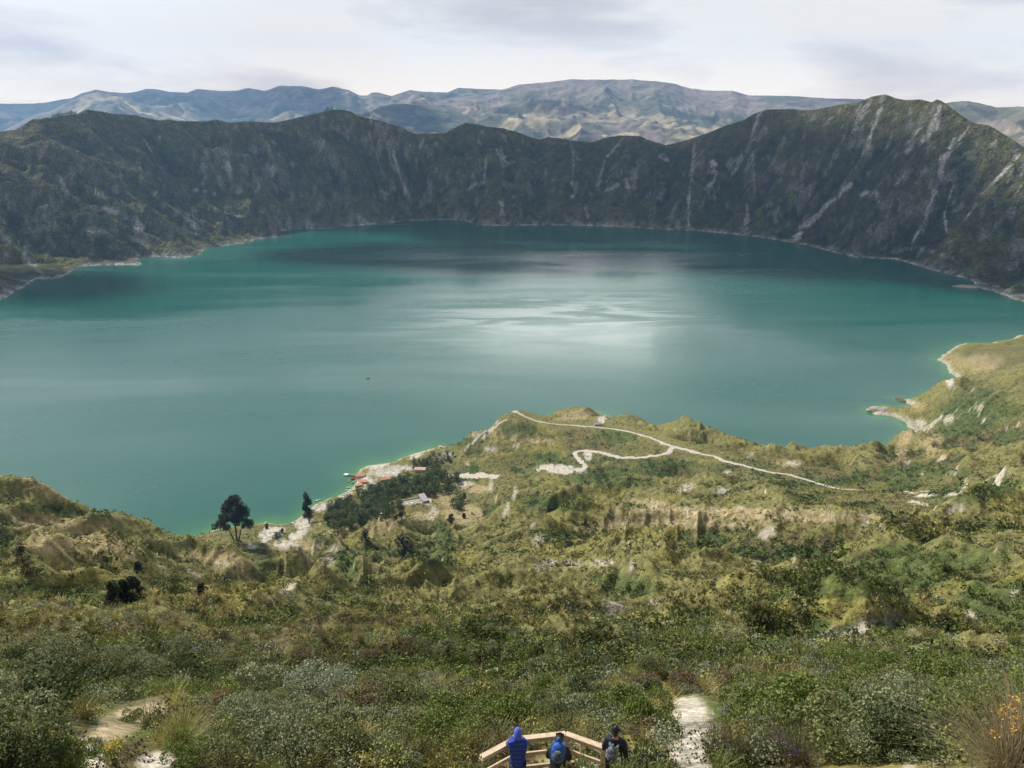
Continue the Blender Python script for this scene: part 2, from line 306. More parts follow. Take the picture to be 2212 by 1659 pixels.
SC_DEF = [('s',[(40,1226),(150,1219),(230,1227),(300,1246),(350,1264)],9,14,60),('s',[(1220,1168),(1350,1156),(1500,1151),(1700,1153),(1850,1143),(1990,1128)],13,14,80),
 ('c',[(1320,1192),(1430,1178),(1520,1190),(1605,1219)],12,26,70),('s',[(1100,1225),(1160,1212),(1230,1208),(1320,1207),(1420,1214)],10,9,45),('s',[(500,1296),(560,1280),(640,1262),(760,1262),(880,1292)],7,9,40),
 ('c',[(570,1296),(625,1240),(690,1175),(716,1164),(760,1190),(800,1235)],14,24,60),('s',[(1240,1312),(1330,1296),(1430,1302)],8,8,40),('s',[(1470,1356),(1600,1336),(1750,1342),(1900,1348),(2060,1332),(2170,1330)],5.5,7,30),
 ('s',[(1005,1100),(1050,1080),(1100,1064),(1150,1058),(1230,1062)],11,12,60),('s',[(985,985),(1010,968),(1080,966),(1150,972)],9,10,60),('c',[(0,1352),(150,1338),(300,1334),(430,1350)],5,12,30),
 ('c',[(850,1252),(930,1228),(1010,1247),(1090,1278)],9,16,40),('c',[(380,1240),(440,1215),(500,1212),(560,1240)],8,14,40),('c',[(560,1400),(700,1375),(860,1372),(1000,1400)],3,8,18),('c',[(1130,1392),(1250,1350),(1360,1352),(1440,1392)],3.5,9,20),
 ('c',[(1650,1270),(1800,1262),(1960,1262),(2100,1285)],5,14,40),('s',[(2000,935),(2040,905),(2100,905),(2180,890)],12,18,60),('c',[(1480,1062),(1560,1050),(1640,1062)],7,14,40),('c',[(1280,1082),(1370,1070),(1450,1082)],7,14,40)]
SCV = []
def scarps(az, r, z):
    for kind, la, lrr, A_, w_, L_ in SCV:
        m = (az > la[0]-.01) & (az < la[-1]+.01)
        if not m.any(): continue
        a = az[m]; x_ = r[m]*np.sin(a); y_ = r[m]*np.cos(a)
        wob = 1+.07*(fbm(a*26, a*0+A_, 3, 640)-.5)
        d = r[m]-np.interp(a, la, lrr)*wob
        tp = sst(a, la[0], la[0]+.2*(la[-1]-la[0]))*(1-sst(a, la[-1]-.2*(la[-1]-la[0]), la[-1]))
        vr = .30+.30*fbm(a*22, a*0, 2, 641)
        if kind == 's': q = sst(d, -w_*1.6, 0)*np.exp(-np.maximum(d, 0)/L_)
        else: q = np.exp(np.minimum(d, 0)/L_)*(1-sst(d, 0, w_))
        z[m] = z[m]+A_*tp*vr*q
    return z
def wall_height(az, r, s):
    x = r*np.sin(az); y = r*np.cos(az)
    dr = segdist(x, y, RIM, False)
    zr = np.interp(az, RA, RZ, left=330, right=300)
    rr = np.interp(az, RA, RR)
    t = s/(s+dr+1e-3); t = np.clip(t, 0, 1)
    out = r > rr
    # gullies and spurs run down the wall: angle round the lake centre
    th = np.arctan2(x-0, y-1750)
    rad = np.hypot(x, y-1750)
    wob = 0.05*(fbm(x/260, y/260, 3, 71)-.5)
    lft = 1-sst(x, -900, -250)
    rgt = sst(x, 500, 1100)
    tw = th+wob+(-0.16*lft)*(1-t)+rgt*0.05*(1-t)        # spurs slant sideways on the flanks
    rg = 0.58*ridged(tw*6.5, t*0.5+3, 1, 72)+0.27*ridged(tw*15+.8*(fbm(x/200, y/200, 2, 83)-.5), t*1.0+1, 2, 73)+0.15*ridged(tw*38+2*(fbm(x/120, y/120, 2, 84)-.5), t*2.5, 2, 74)
    env = np.sin(math.pi*np.clip(t, 0, 1)**0.8)
    rough = ridged(x/70, y/70, 3, 75)
    prof = 0.62*t+0.38*t**2.2
    prof = prof*(1-.25*lft)+.25*lft*(t**1.0)
    z = zr*prof+env*(rg-0.5)*(190+60*lft)+env*(rough-.5)*22+(fbm(x/16, y/16, 2, 76)-.5)*7*np.clip(t*8, 0, 1)*(1-0.8*sst(t, .93, 1.0))
    zo = zr-0.42*np.minimum(dr, 600)-0.1*np.maximum(dr-600, 0)+18*(fbm(x/120, y/120, 3, 77)-.5)*np.clip(dr/120, 0, 1)
    z = np.where(out, np.maximum(zo, 90), z)
    z = np.minimum(z, zr+r*0.0008+6*(vn(az*600, az*0, 78)-.5)*0.5) if False else z
    # never rise above the traced rim line as seen from the viewpoint side
    lim = EYE+(zr-EYE)/rr*r
    z = np.where((~out) & (t > 0.55), np.minimum(z, lim-(rr-r)*0.06+0.5*vn(az*900, r*0, 79)), z)
    return z, t
def shore_blend(z, s, w, sl):
    k = sst(s, 0, w)
    zz = np.maximum(z, 0.08*s+0.3)
    z2 = zz*k+(sl*s+0.2)*(1-k)
    return np.where(s > 0, z2, np.maximum(0.35*s, -25))

# ------------------------------------------------------------------ near grid
AZN = 1350
azs = np.linspace(math.radians(-44), math.radians(46), AZN)
rs = [4.0]
while rs[-1] < 1760:
    r = rs[-1]; rs.append(r+np.interp(r, [4, 20, 60, 150, 400, 700, 1000, 1760], [0.12, 0.14, 0.35, 0.8, 1.7, 2.4, 3.2, 9]))
rs = np.array(rs); NR = len(rs); print('near rings', NR)
AZ, R = np.meshgrid(azs, rs, indexing='xy')            # shape (NR, AZN)
X = R*np.sin(AZ); Y = R*np.cos(AZ)
S = np.full(R.shape, 200.0); far = R > 300
S[far] = shore_s(X[far], Y[far])
ZB = EYE-rbf(AZ, np.log(R))*R; GB = (EYE-ZB)/R
for kind, P_, A_, w_, L_ in SC_DEF:
    la = []; lr_ = []
    for u, v in P_:
        a, g = azg(u, v); i = int(round((a-azs[0])/(azs[1]-azs[0]))); j = np.nonzero(GB[:, i] <= g)[0][0]; la.append(a); lr_.append(rs[j])
    SCV.append((kind, np.array(la), np.array(lr_), A_, w_, L_))
del ZB, GB
ZN = scarps(AZ, R, near_height(AZ, R))
ZN = shore_blend(ZN, S, 34, 0.42)
# the levelled stand for the railing
def level(cx, cy, rad, z0, soft):
    d = np.hypot(X-cx, Y-cy); k = 1-sst(d, rad, rad+soft); ZN[:] = ZN*(1-k)+z0*k
DECK = 366.65
level(0.7, 12.3, 1.6, DECK-0.06, 1.5)
# hand over to the far wall on the flank beyond the frame
wl = sst(R, 1620, 1750); m = wl > 0
zw, _ = wall_height(AZ[m], R[m], np.maximum(S[m], 0))
zw = shore_blend(zw, S[m], 25, 0.5); ZN[m] = ZN[m]*(1-wl[m])+zw*wl[m]
def hsample(x, y):
    a = np.arctan2(x, y); r = np.hypot(x, y)
    ia = np.clip((a-azs[0])/(azs[1]-azs[0]), 0, AZN-1.001); ir = np.clip(np.interp(r, rs, np.arange(NR)), 0, NR-1.001)
    i0 = ia.astype(int) if hasattr(ia, 'astype') else int(ia); j0 = ir.astype(int) if hasattr(ir, 'astype') else int(ir)
    fa = ia-i0; fr = ir-j0
    return (ZN[j0, i0]*(1-fa)+ZN[j0, i0+1]*fa)*(1-fr)+(ZN[j0+1, i0]*(1-fa)+ZN[j0+1, i0+1]*fa)*fr
GT = (EYE-ZN)/R
def hit(u, v, rmin=6.0, rmax=1700):
    """first point of the near ground along the line of sight through (u, v)"""
    a, g = azg(u, v); i = int(round((a-azs[0])/(azs[1]-azs[0]))); i = min(max(i, 0), AZN-1)
    col = GT[:, i]; j = np.nonzero((col <= g) & (rs >= rmin) & (rs <= rmax))[0]
    if len(j) == 0: r = rmax
    else:
        j = j[0]
        if j > 0 and col[j-1] > g: t = (col[j-1]-g)/(col[j-1]-col[j]+1e-12); r = rs[j-1]+t*(rs[j]-rs[j-1])
        else: r = rs[j]
    x, y = r*math.sin(a), r*math.cos(a)
    return Vector((x, y, float(hsample(np.array([x]), np.array([y]))[0])))
def grid_faces(nr, na):
    i = np.arange(nr*na).reshape(nr, na)
    return np.stack([i[:-1, :-1], i[:-1, 1:], i[1:, 1:], i[1:, :-1]], -1).reshape(-1, 4)

# visible mask (for painting rock and soil where the photograph shows them)
VIS = np.minimum.accumulate(GT, 0) >= GT-0.004
UP, VP = project(X, Y, ZN)
# colour fields -------------------------------------------------
def mixc(c, col, k): return c*(1-k[..., None])+np.array(col)*k[..., None]
dzr = np.gradient(ZN, axis=0)/np.gradient(rs)[:, None]
dza = np.gradient(ZN, axis=1)/((azs[1]-azs[0])*R)
slope = np.hypot(dzr, dza)
big = fbm(X/85, Y/85, 4, 101); med = fbm(X/22, Y/22, 4, 103); sm = fbm(X/5, Y/5, 3, 105); tiny = fbm(X/1.4, Y/1.4, 2, 107)
def boxb(Zi, ky, kx):
    P_ = np.pad(Zi, ((ky+1, ky), (kx+1, kx)), 'edge').cumsum(0).cumsum(1); a = 2*ky+1; b_ = 2*kx+1
    return (P_[a:, b_:]-P_[:-a, b_:]-P_[a:, :-b_]+P_[:-a, :-b_])/(a*b_)
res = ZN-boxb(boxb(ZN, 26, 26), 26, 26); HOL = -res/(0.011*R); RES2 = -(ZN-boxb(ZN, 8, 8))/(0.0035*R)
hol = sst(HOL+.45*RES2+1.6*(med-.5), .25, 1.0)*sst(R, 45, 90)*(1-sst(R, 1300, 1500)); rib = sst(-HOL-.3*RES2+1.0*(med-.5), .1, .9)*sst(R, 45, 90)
GRASS = (0.128, 0.122, 0.044); GREEN = (0.050, 0.078, 0.024); BROWN = (0.105, 0.080, 0.042); TAN = (0.30, 0.235, 0.125); ROCK = (0.40, 0.355, 0.285); YEL = (0.185, 0.165, 0.045)
col = np.zeros(R.shape+(3,))+np.array(GRASS)
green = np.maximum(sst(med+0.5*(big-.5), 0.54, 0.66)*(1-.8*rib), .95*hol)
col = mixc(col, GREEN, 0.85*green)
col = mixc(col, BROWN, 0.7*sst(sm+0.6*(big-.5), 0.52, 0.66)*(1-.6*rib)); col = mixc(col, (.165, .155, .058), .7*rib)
col = mixc(col, YEL, 0.6*sst(fbm(X/40, Y/40, 3, 109), 0.58, 0.68)*(1-green))
rock = sst(slope+0.9*(med-.5)+0.5*(sm-.5), 1.9, 2.4)*sst(R, 60, 120)*sst(AZ, -.36, -.26)
SOIL = np.zeros(R.shape); 
def blob(u, v, ru, rv, ang=0, k=1.0, kind='rock', r0=0, r1=2000, soft=0.55, nz=0.9):
    global rock, SOIL, col, FIELD, PALE
    du = UP-u; dv = VP-v; bb = (np.abs(du) < (ru+rv)*1.6) & (np.abs(dv) < (ru+rv)*1.6) & VIS & (R > r0) & (R < r1)
    if not bb.any(): return
    a = math.radians(ang); x = (du[bb]*math.cos(a)+dv[bb]*math.sin(a))/ru; y = (-du[bb]*math.sin(a)+dv[bb]*math.cos(a))/rv
    d = np.hypot(x, y)+nz*(fbm(UP[bb]/(4+rv*.5), VP[bb]/(4+rv*.5), 3, int(u+v))-.5)
    m = k*(1-sst(d, 1-soft, 1.1))
    if kind == 'rock': rock[bb] = np.maximum(rock[bb], m)
    elif kind == 'soil': SOIL[bb] = np.maximum(SOIL[bb], m)
    elif kind == 'field': FIELD[bb] = np.maximum(FIELD[bb], m)
    elif kind == 'green': GREENM[bb] = np.maximum(GREENM[bb], m)
    elif kind == 'pale': PALE[bb] = np.maximum(PALE[bb], m)
FIELD = np.zeros(R.shape); GREENM = np.zeros(R.shape); PALE = np.zeros(R.shape)
# pale rock faces
for b in [(1180,1222,38,14,-10),(1230,1217,40,9,-4),(1300,1215,38,7,0),(1165,1165,12,22,20),(1150,1140,6,14,20),(1320,1318,40,22,-25),(1410,1305,22,8,-30),(1290,1330,14,14,0),(1010,1000,6,10,0),(1060,970,16,8,0),(1115,965,9,9,0),(1060,1048,6,18,10),(1112,1065,7,20,15),(1095,1100,8,22,20),(1480,1055,24,9,-20),(1560,1060,22,8,0),(1660,1150,26,14,-15),(1870,1130,14,9,-25),(1955,1130,14,9,-25),(715,1200,14,34,35),(690,1180,8,16,35),(590,1285,36,12,-15),(540,1295,14,12,0),(625,1268,20,10,-20),(130,1390,28,6,0),(265,1365,16,10,0),(10,1470,60,7,-4),(940,1425,14,18,-40),(935,1110,12,20,30),(480,1215,22,5,10),(355,1225,14,4,0),(420,1240,16,8,30),(1480,1345,16,10,0),(1620,1400,12,26,10),(1515,1385,5,16,15),(1780,1395,26,34,0),(1860,1365,60,20,-20),(1990,1340,40,16,-15),(1660,1385,12,22,0),(2090,1330,12,20,10),(2190,1285,10,24,10),(2100,1335,16,10,0),(30,1120,16,4,0),(840,1085,6,6,0),(1010,965,4,14,35),(1055,935,5,26,45),(1075,912,5,10,45),(1280,1335,9,18,25),(1635,1215,12,5,0),(2050,905,16,10,0),(1990,915,14,12,30),(975,950,8,14,30),(955,958,10,14,20),(1030,940,14,9,0),(1620,985,12,5,-40),(1715,1000,18,7,0),(1960,1000,10,6,-30),(2035,990,14,6,-30),(1570,1020,14,6,0)]:
    blob(*b[:5], k=0.75)
for b in [(1900,890,26,10,10),(2046,810,10,30,-25),(1960,868,14,4,10),(1300,905,14,12,30),(1225,1018,40,9,0),(1185,1012,30,10,0),(590,1150,30,14,0),(660,1130,26,14,0),(620,1175,40,9,0),(545,1180,18,7,0),(575,1160,16,14,-30),(700,1095,26,9,-25),(745,1072,22,7,-30),(790,1040,28,14,-10),(830,1020,50,12,-6),(815,1008,30,8,-8),(790,1060,16,10,-35),(910,970,36,10,-18),(900,985,20,6,-20),(960,985,30,6,-12),(640,1155,26,12,-20),(865,1012,40,9,-6),(1000,1045,20,8,0),(925,1085,10,10,0),(1985,1087,26,5,12),(1998,1070,30,4,-3),(2060,1067,22,4,-15),(2062,1101,30,6,-15),(1215,1012,46,9,4),(1270,985,10,14,10)]:
    blob(*b[:5], k=0.8, kind='pale', nz=1.0, r0=300)
for b in [(975,1085,60,34,35),(1030,1055,40,14,10),(1010,1110,40,26,0),(900,1115,30,12,0),(640,1178,60,16,-8),(720,1150,40,12,-10),(820,1140,60,16,-15),(1250,895,44,14,-8),(1225,900,30,10,-10),(2110,785,75,26,-8),(2060,775,30,14,0),(1700,1000,36,10,8),(1600,1108,330,16,1),(1480,1130,180,11,2),(1800,1120,200,9,-2),(1350,1130,110,13,-6),(1560,1250,60,8,-10),(1400,1085,60,10,5),(480,1210,90,22,10),(150,1160,190,50,8),(130,1060,110,22,14),(1120,945,80,12,8),(1950,960,18,50,15),(1985,880,30,14,20),(2010,960,30,30,20),(1930,895,30,8,10)]:
    blob(*b[:5], k=0.85, kind='field', r0=120)
for b in [(940,1200,60,34,30),(960,1165,22,50,-20),(745,1215,26,50,-30),(790,1275,16,40,-20),(1120,930,60,22,0),(1000,955,50,16,0),(570,1225,26,34,-20),(1330,940,60,16,5),(1200,1085,90,26,0),(700,1165,24,20,0),(2120,900,110,40,-20),(2000,1020,120,16,0),(1350,1260,80,26,10),(1990,1230,150,40,-10),(150,1280,200,26,5),(0,1160,60,40,0),(140,1105,110,16,5),(1700,1045,60,8,8),(1800,1040,90,10,4),(2080,880,90,26,-20),(1450,1000,120,9,3),(1180,990,60,14,0),(1330,1040,140,16,3),(1950,1225,280,60,-6),(2020,1400,260,70,-4),(1820,1275,200,30,0),(1750,1440,200,30,0),(2150,1300,100,60,0),(2130,1060,90,30,-15),(1680,1320,90,40,0),(60,1400,160,20,0),(900,1360,160,30,0)]:
    blob(*b[:5], k=0.9, kind='green', r0=90)
# bedding lines of the terrace
bed = FIELD*((VP > 1085) & (VP < 1160) & (UP > 1200))*0.5*sst(np.sin(ZN*1.9+1.5*fbm(X/40, Y/40, 2, 140)), 0.3, 0.9)
# bare soil in the foreground
for b in [(265,1560,100,36,-28,.95),(340,1530,42,20,0,.95),(200,1600,60,22,-10,.8),(205,1645,26,30,0,1),(340,1645,56,26,-8,1),(1492,1550,48,54,30,1),(1545,1580,40,20,10,1),(1492,1620,52,66,-10,1),(1470,1520,26,14,0,1),(1370,1640,90,26,8,1),(1230,1650,80,20,0,.9),(1160,1660,130,30,0,.9),(1290,1610,60,14,10,.8),(2040,1640,40,12,-20,.35),(1965,1655,20,12,0,.35)]:
    blob(*b[:5], k=b[5], kind='soil', r1=40, nz=0.5)
grey_scar = np.zeros(R.shape)
for b in [(1800,1385,130,46,-4),(1930,1345,120,26,-15),(1640,1390,50,34,0)]:
    du = (UP-b[0])/b[2]; dv = (VP-b[1])/b[3]; grey_scar = np.maximum(grey_scar, (1-sst(np.hypot(du, dv)+1.1*(fbm(X/6, Y/6, 3, 150)-.5), .5, 1.1))*VIS)
beach = (1-sst(S, 2.0, 7.0+5*med))*sst(S, -3, 0)*(R > 350)*0.75
headw = sst(S, 3, 7)*(1-sst(S, 14, 34))*(X > 300)*0.5
SOILC = (0.33, 0.265, 0.165); PALEC = (0.47, 0.43, 0.37)
col = mixc(col, TAN, FIELD*0.9)
col = mixc(col, (0.42, 0.36, 0.25), np.clip(bed, 0, 1))
col = mixc(col, GREEN, GREENM*0.85*(1-rock))
col = mixc(col, YEL, headw)
col = mixc(col, ROCK, np.clip(rock, 0, 1)*sst(sm+.3*tiny, 0.35, 0.62))
col = mixc(col, (0.16, 0.155, 0.14), grey_scar*0.75*sst(sm, .38, .55))
col = mixc(col, PALEC, np.clip(PALE, 0, 1))
col = mixc(col, (0.38, 0.345, 0.28), np.clip(beach, 0, 1))
col = mixc(col, SOILC, np.clip(SOIL, 0, 1)*(0.6+0.4*sst(tiny, .2, .5)))
palefg = SOIL*(((UP > 1250) | ((VP > 1612) & (UP < 420)))*1.0)
col = mixc(col, (0.47, 0.43, 0.355), np.clip(palefg, 0, 1)*(0.75+.25*sm))
col *= (0.86+0.58*tiny)[..., None]
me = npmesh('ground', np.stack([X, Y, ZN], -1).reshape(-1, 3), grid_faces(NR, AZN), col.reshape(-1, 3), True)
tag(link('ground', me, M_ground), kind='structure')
COLN = col

# the rest of the rim round and behind the viewpoint
azb = np.linspace(azs[-1], azs[0]+2*math.pi, 150); A4_, R4_ = np.meshgrid(azb, rs, indexing='xy')
tb = (azb-azb[0])/(azb[-1]-azb[0]); zl = np.empty(R4_.shape); kk = np.clip(np.minimum(tb, 1-tb)/.28, 0, 1); kk = kk*kk*(3-2*kk)
edge = np.where(tb[None, :] < .5, ZN[:, -1:], ZN[:, :1]); zl = edge*(1-kk)+(EYE-1.9+6*(fbm(R4_*np.sin(A4_)/30, R4_*np.cos(A4_)/30, 3, 700)-.5)*sst(R4_, 8, 60))*kk
cb_ = np.tile(np.array(GRASS), (zl.size, 1))*(.7+.6*fbm(R4_*np.sin(A4_)/3, R4_*np.cos(A4_)/3, 3, 701).reshape(-1, 1))
me = npmesh('ground', np.stack([R4_*np.sin(A4_), R4_*np.cos(A4_), zl], -1).reshape(-1, 3), grid_faces(NR, 150), cb_, True); tag(link('ground', me, M_ground), kind='structure')
ri = np.linspace(.05, 1, 12); az0 = np.concatenate([azs[::15], azb[1:]]); z0_ = np.concatenate([ZN[0, ::15], zl[0, 1:]]); AI, RI = np.meshgrid(az0, ri, indexing='xy')
zi = (EYE-1.9)*(1-RI**1.5)+z0_[None, :]*RI**1.5
me = npmesh('ground', np.stack([4*RI*np.sin(AI), 4*RI*np.cos(AI), zi], -1).reshape(-1, 3), grid_faces(12, len(az0)), np.tile(np.array(GRASS), (zi.size, 1)), True); tag(link('ground', me, M_ground), kind='structure')

# ------------------------------------------------------------------ far crater wall
azf = np.linspace(math.radians(-44), math.radians(46), 1300)
rf = [1700.0]
while rf[-1] < 6200: rf.append(rf[-1]+np.interp(rf[-1], [1700, 2000, 3500, 3900, 6200], [9, 4.6, 5.0, 20, 120]))
rf = np.array(rf); print('far rings', len(rf))
AF, RF = np.meshgrid(azf, rf, indexing='xy'); XF = RF*np.sin(AF); YF = RF*np.cos(AF)
SF = shore_s(XF, YF)
zf, TF = wall_height(AF, RF, np.maximum(SF, 0))
outer = RF > np.interp(AF, RA, RR)
zf = np.where(outer, zf, shore_blend(zf, SF, 26, 0.55))
k = 1-sst(RF, 1700, 1760); zf = np.where(k > 0, zf-2.5*k, zf)
uF, vF = project(XF, YF, zf)
gr = np.gradient(zf, axis=0)/np.gradient(rf)[:, None]; ga = np.gradient(zf, axis=1)/((azf[1]-azf[0])*RF); slf = np.hypot(gr, ga)
b1 = fbm(XF/240, YF/240, 4, 201); b2 = fbm(XF/55, YF/55, 4, 203); b3 = fbm(XF/17, YF/17, 3, 205)
WD = (0.092, 0.086, 0.036); WG = (0.130, 0.140, 0.034); WK = (0.030, 0.033, 0.034); WR = (0.27, 0.26, 0.26)
cf = np.zeros(zf.shape+(3,))+np.array(WD)
cf = mixc(cf, WK, 0.5*sst(b2, .45, .62))
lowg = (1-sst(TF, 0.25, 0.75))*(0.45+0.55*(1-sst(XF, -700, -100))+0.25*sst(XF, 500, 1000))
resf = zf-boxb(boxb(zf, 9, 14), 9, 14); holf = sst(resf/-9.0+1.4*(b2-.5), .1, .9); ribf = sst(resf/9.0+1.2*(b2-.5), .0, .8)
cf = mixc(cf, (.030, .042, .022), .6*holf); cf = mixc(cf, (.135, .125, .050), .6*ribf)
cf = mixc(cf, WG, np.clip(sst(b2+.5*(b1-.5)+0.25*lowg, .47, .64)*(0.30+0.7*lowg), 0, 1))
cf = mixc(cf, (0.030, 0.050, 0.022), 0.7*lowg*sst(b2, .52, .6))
along = np.arctan2(XF, YF-1750)
chute = ridged(along*30+0.6*(b2-.5), TF*0.7, 3, 210)
rk = 0.35*sst(chute, .78, .92)*sst(b2+.25*(b3-.5), .52, .66)*sst(TF, .05, .2)
patch = fbm(XF/34, YF/34, 3, 212)+0.25*(slf-.8)
rk = np.maximum(rk, 0.7*sst(patch+.25*(b3-.5), .82, .88))
ST_ = np.zeros(zf.shape)
def streak(P, w0, w1, k, tint=None):
    """a scree chute or pale face that follows the wall; drawn through these places of the traced outline"""
    global rk
    P = np.array(P, float)
    n = len(P)-1; best = np.full(uF.shape, 9e9); bt = np.zeros(uF.shape)
    for i in range(n):
        a, b = P[i], P[i+1]; d = b-a; l2 = float(d@d)
        t = np.clip(((uF-a[0])*d[0]+(vF-a[1])*d[1])/l2, 0, 1); dd = np.hypot(uF-a[0]-t*d[0], vF-a[1]-t*d[1])
        m = dd < best; best = np.where(m, dd, best); bt = np.where(m, (i+t)/n, bt)
    w = w0+(w1-w0)*bt
    m = k*(1-sst(best/w+1.9*(fbm(XF/22, YF/22+zf/30, 4, int(P[0, 0]))-.5), 0.45, 1.0))*(~outer)
    ST_[:] = np.maximum(ST_, m)
for s in [([(1840,395),(1790,440),(1750,480),(1712,520)],4,9,1),([(1500,310),(1494,380),(1488,430),(1487,492)],5,3,.75),([(1640,245),(1622,300),(1614,330)],3,7,.7),([(1625,330),(1628,380),(1632,430)],3,2,.6),([(1612,440),(1616,470),(1605,495)],3,8,.7),([(1540,350),(1545,385),(1525,410)],7,5,.7),([(1600,340),(1580,380)],8,4,.6),
          ([(2030,230),(2020,270),(2000,300)],7,14,.75),([(1990,270),(1975,300),(1960,330)],9,6,.6),([(2060,300),(2050,330),(2035,345)],5,8,.7),([(2095,270),(2075,300),(2060,320)],4,8,.6),([(2040,345),(2025,400),(2000,470),(1970,525)],7,3,.8),([(2060,400),(2040,460),(2045,500)],2,3,.85),([(2198,335),(2160,380),(2120,420)],6,4,.75),([(2110,440),(2080,480)],4,3,.5),([(1905,230),(1890,270),(1870,330)],5,7,.6),([(1860,420),(1895,415),(1897,432)],6,5,.85),([(1950,380),(1935,400)],4,4,.6),([(1925,440),(1915,470)],5,3,.45),([(1870,320),(1850,360)],5,4,.5),([(1940,540),(1990,535),(2060,560)],5,4,.5),([(2080,600),(2212,645)],6,10,.6),
          ([(1230,300),(1240,340),(1235,400)],3,3,.5),([(1345,300),(1310,340),(1290,400)],3,5,.45),([(1078,325),(1092,350)],8,10,.7),([(1090,355),(1110,350)],7,4,.7),([(1050,345),(1045,385),(1040,398)],3,4,.6),([(1010,410),(1030,398)],6,5,.7),([(1245,415),(1235,425)],5,5,.8),([(1085,435),(1085,462)],5,7,.9),([(1365,370),(1370,410)],10,5,.4),([(1350,390),(1360,410)],6,6,.6),([(1315,410),(1335,398)],8,4,.7),([(1262,440),(1270,468)],3,4,.7),([(1432,340),(1440,345)],10,5,.5),
          ([(490,355),(500,380)],9,9,.85),([(580,362),(590,375)],10,9,.8),([(560,395),(555,410)],5,5,.8),([(610,395),(640,430)],4,4,.5),([(480,330),(540,335)],5,4,.4),([(130,380),(145,420)],6,8,.85),([(190,405),(235,430)],7,6,.8),([(225,450),(280,470),(310,490)],5,9,.8),([(290,480),(310,520)],10,16,.6),([(335,480),(345,500)],14,12,.75),([(410,475),(420,500)],14,10,.7),([(385,450),(440,480)],4,5,.6),([(490,455),(515,465)],7,6,.8),([(200,500),(230,510)],14,10,.5),([(60,560),(90,590)],8,10,.7),([(0,500),(20,520)],8,6,.6),([(310,300),(335,340)],2,2,.6),([(60,525),(50,560)],6,6,.6),([(850,335),(880,420)],4,7,.55),([(915,300),(905,330)],4,3,.4),([(770,465),(785,485)],6,10,.7),([(700,300),(690,330)],3,3,.3),([(820,410),(840,420)],4,4,.6),([(845,480),(850,470)],4,4,.6),([(415,410),(425,412)],5,5,.8),([(250,375),(262,380)],5,5,.4)]:
    streak(*s)
rk = np.clip(rk, 0, 1)*0.85*(0.35+0.65*sst(b3, .35, .6))
cf = mixc(cf, WR, rk*0.85)
cf = mixc(cf, (.50, .48, .46), np.clip(ST_, 0, 1)*(.45+.55*sst(b3, .35, .55)))
wsh = (1-sst(SF, 4, 26+14*b2))*(SF > -2)*(~outer)
cf = mixc(cf, (0.30, 0.285, 0.265), wsh*(.25+.6*sst(b3, .45, .6)))
cf = mixc(cf, (0.62, 0.61, 0.58), (1-sst(SF, 2, 7))*(SF > -1)*(~outer)*0.8*sst(fbm(XF/28, YF/28, 3, 260), .38, .56))
yb = sst(SF, 14, 26)*(1-sst(SF, 50, 90))*(1-sst(XF, 300, 700))
cf = mixc(cf, (0.16, 0.14, 0.06), 0.55*yb*sst(b3, .35, .6))
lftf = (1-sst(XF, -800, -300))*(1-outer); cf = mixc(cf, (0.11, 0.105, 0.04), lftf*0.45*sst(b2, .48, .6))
cf *= (0.40+0.66*b3)[..., None]
cf = mixc(cf, (0.16, 0.14, 0.09), sst(RF-np.interp(AF, RA, RR), 30, 300)*outer*0.8)
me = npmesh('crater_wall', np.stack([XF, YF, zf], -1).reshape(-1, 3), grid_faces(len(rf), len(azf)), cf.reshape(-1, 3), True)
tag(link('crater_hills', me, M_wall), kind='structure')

# ------------------------------------------------------------------ distant mountains
def mountain(name, px, r_front, r_ridge, base, seed, amp, tint, lam=2600):
    PA = np.array([azg(u, v) for u, v in px]); aa, gg = PA[:, 0], PA[:, 1]
    az = np.linspace(aa[0], aa[-1], int(900*(aa[-1]-aa[0])/1.2)+60); t = np.concatenate([np.linspace(0, 1, 150), np.linspace(1.02, 1.5, 16)])
    A2, T = np.meshgrid(az, t, indexing='xy'); rr = r_front+(r_ridge-r_front)*T
    x = rr*np.sin(A2); y = rr*np.cos(A2)
    g = np.interp(A2, aa, gg); zr = EYE-g*r_ridge; bz = base
    pr = np.where(T <= 1, T**1.15, 1-(T-1)*1.3)
    wx = x+700*(fbm(x/2400, y/2400, 3, seed+40)-.5); wy = y+700*(fbm(x/2400, y/2400, 3, seed+50)-.5)
    rg = ridged(wx/lam, wy/lam, 5, seed, 0.52)
    env = np.clip(np.sin(math.pi*np.clip(T, 0, 1)**.9), 0, 1)**.6
    z = bz+(zr-bz)*pr+env*amp*(rg-.5)
    lim = EYE-g*rr; z = np.where((T > 0.5) & (T < 1), np.minimum(z, lim-(1-T)*60), z)
    z = z+np.where(T <= 1.0, 10*(fbm(A2*140, T*3, 3, seed+3)-.5), 0)
    c1 = fbm(x/900, y/900, 4, seed+60); c2_ = fbm(x/260, y/260, 3, seed+70)
    c = np.zeros(x.shape+(3,))+np.array(tint)
    c = mixc(c, (0.09, 0.10, 0.055), .75*sst(c1, .47, .62)); c = mixc(c, (0.42, 0.35, 0.21), .75*sst(c2_+.4*(c1-.5), .56, .66)*(1-sst(T, .5, .9)))
    c = mixc(c, (0.04, 0.05, 0.035), .7*sst(fbm(x/130, y/130, 2, seed+80), .64, .70)*(T < .8))
    me = npmesh(name, np.stack([x, y, z], -1).reshape(-1, 3), grid_faces(len(t), len(az)), c.reshape(-1, 3), True)
    return tag(link(name, me, M_mtn), kind='structure')
mountain('mountains', [(-500,215),(-200,226),(0,224),(70,224),(95,222),(140,214),(200,206),(300,215),(420,230)], 13000, 16200, 100, 300, 300, (.14,.14,.12))
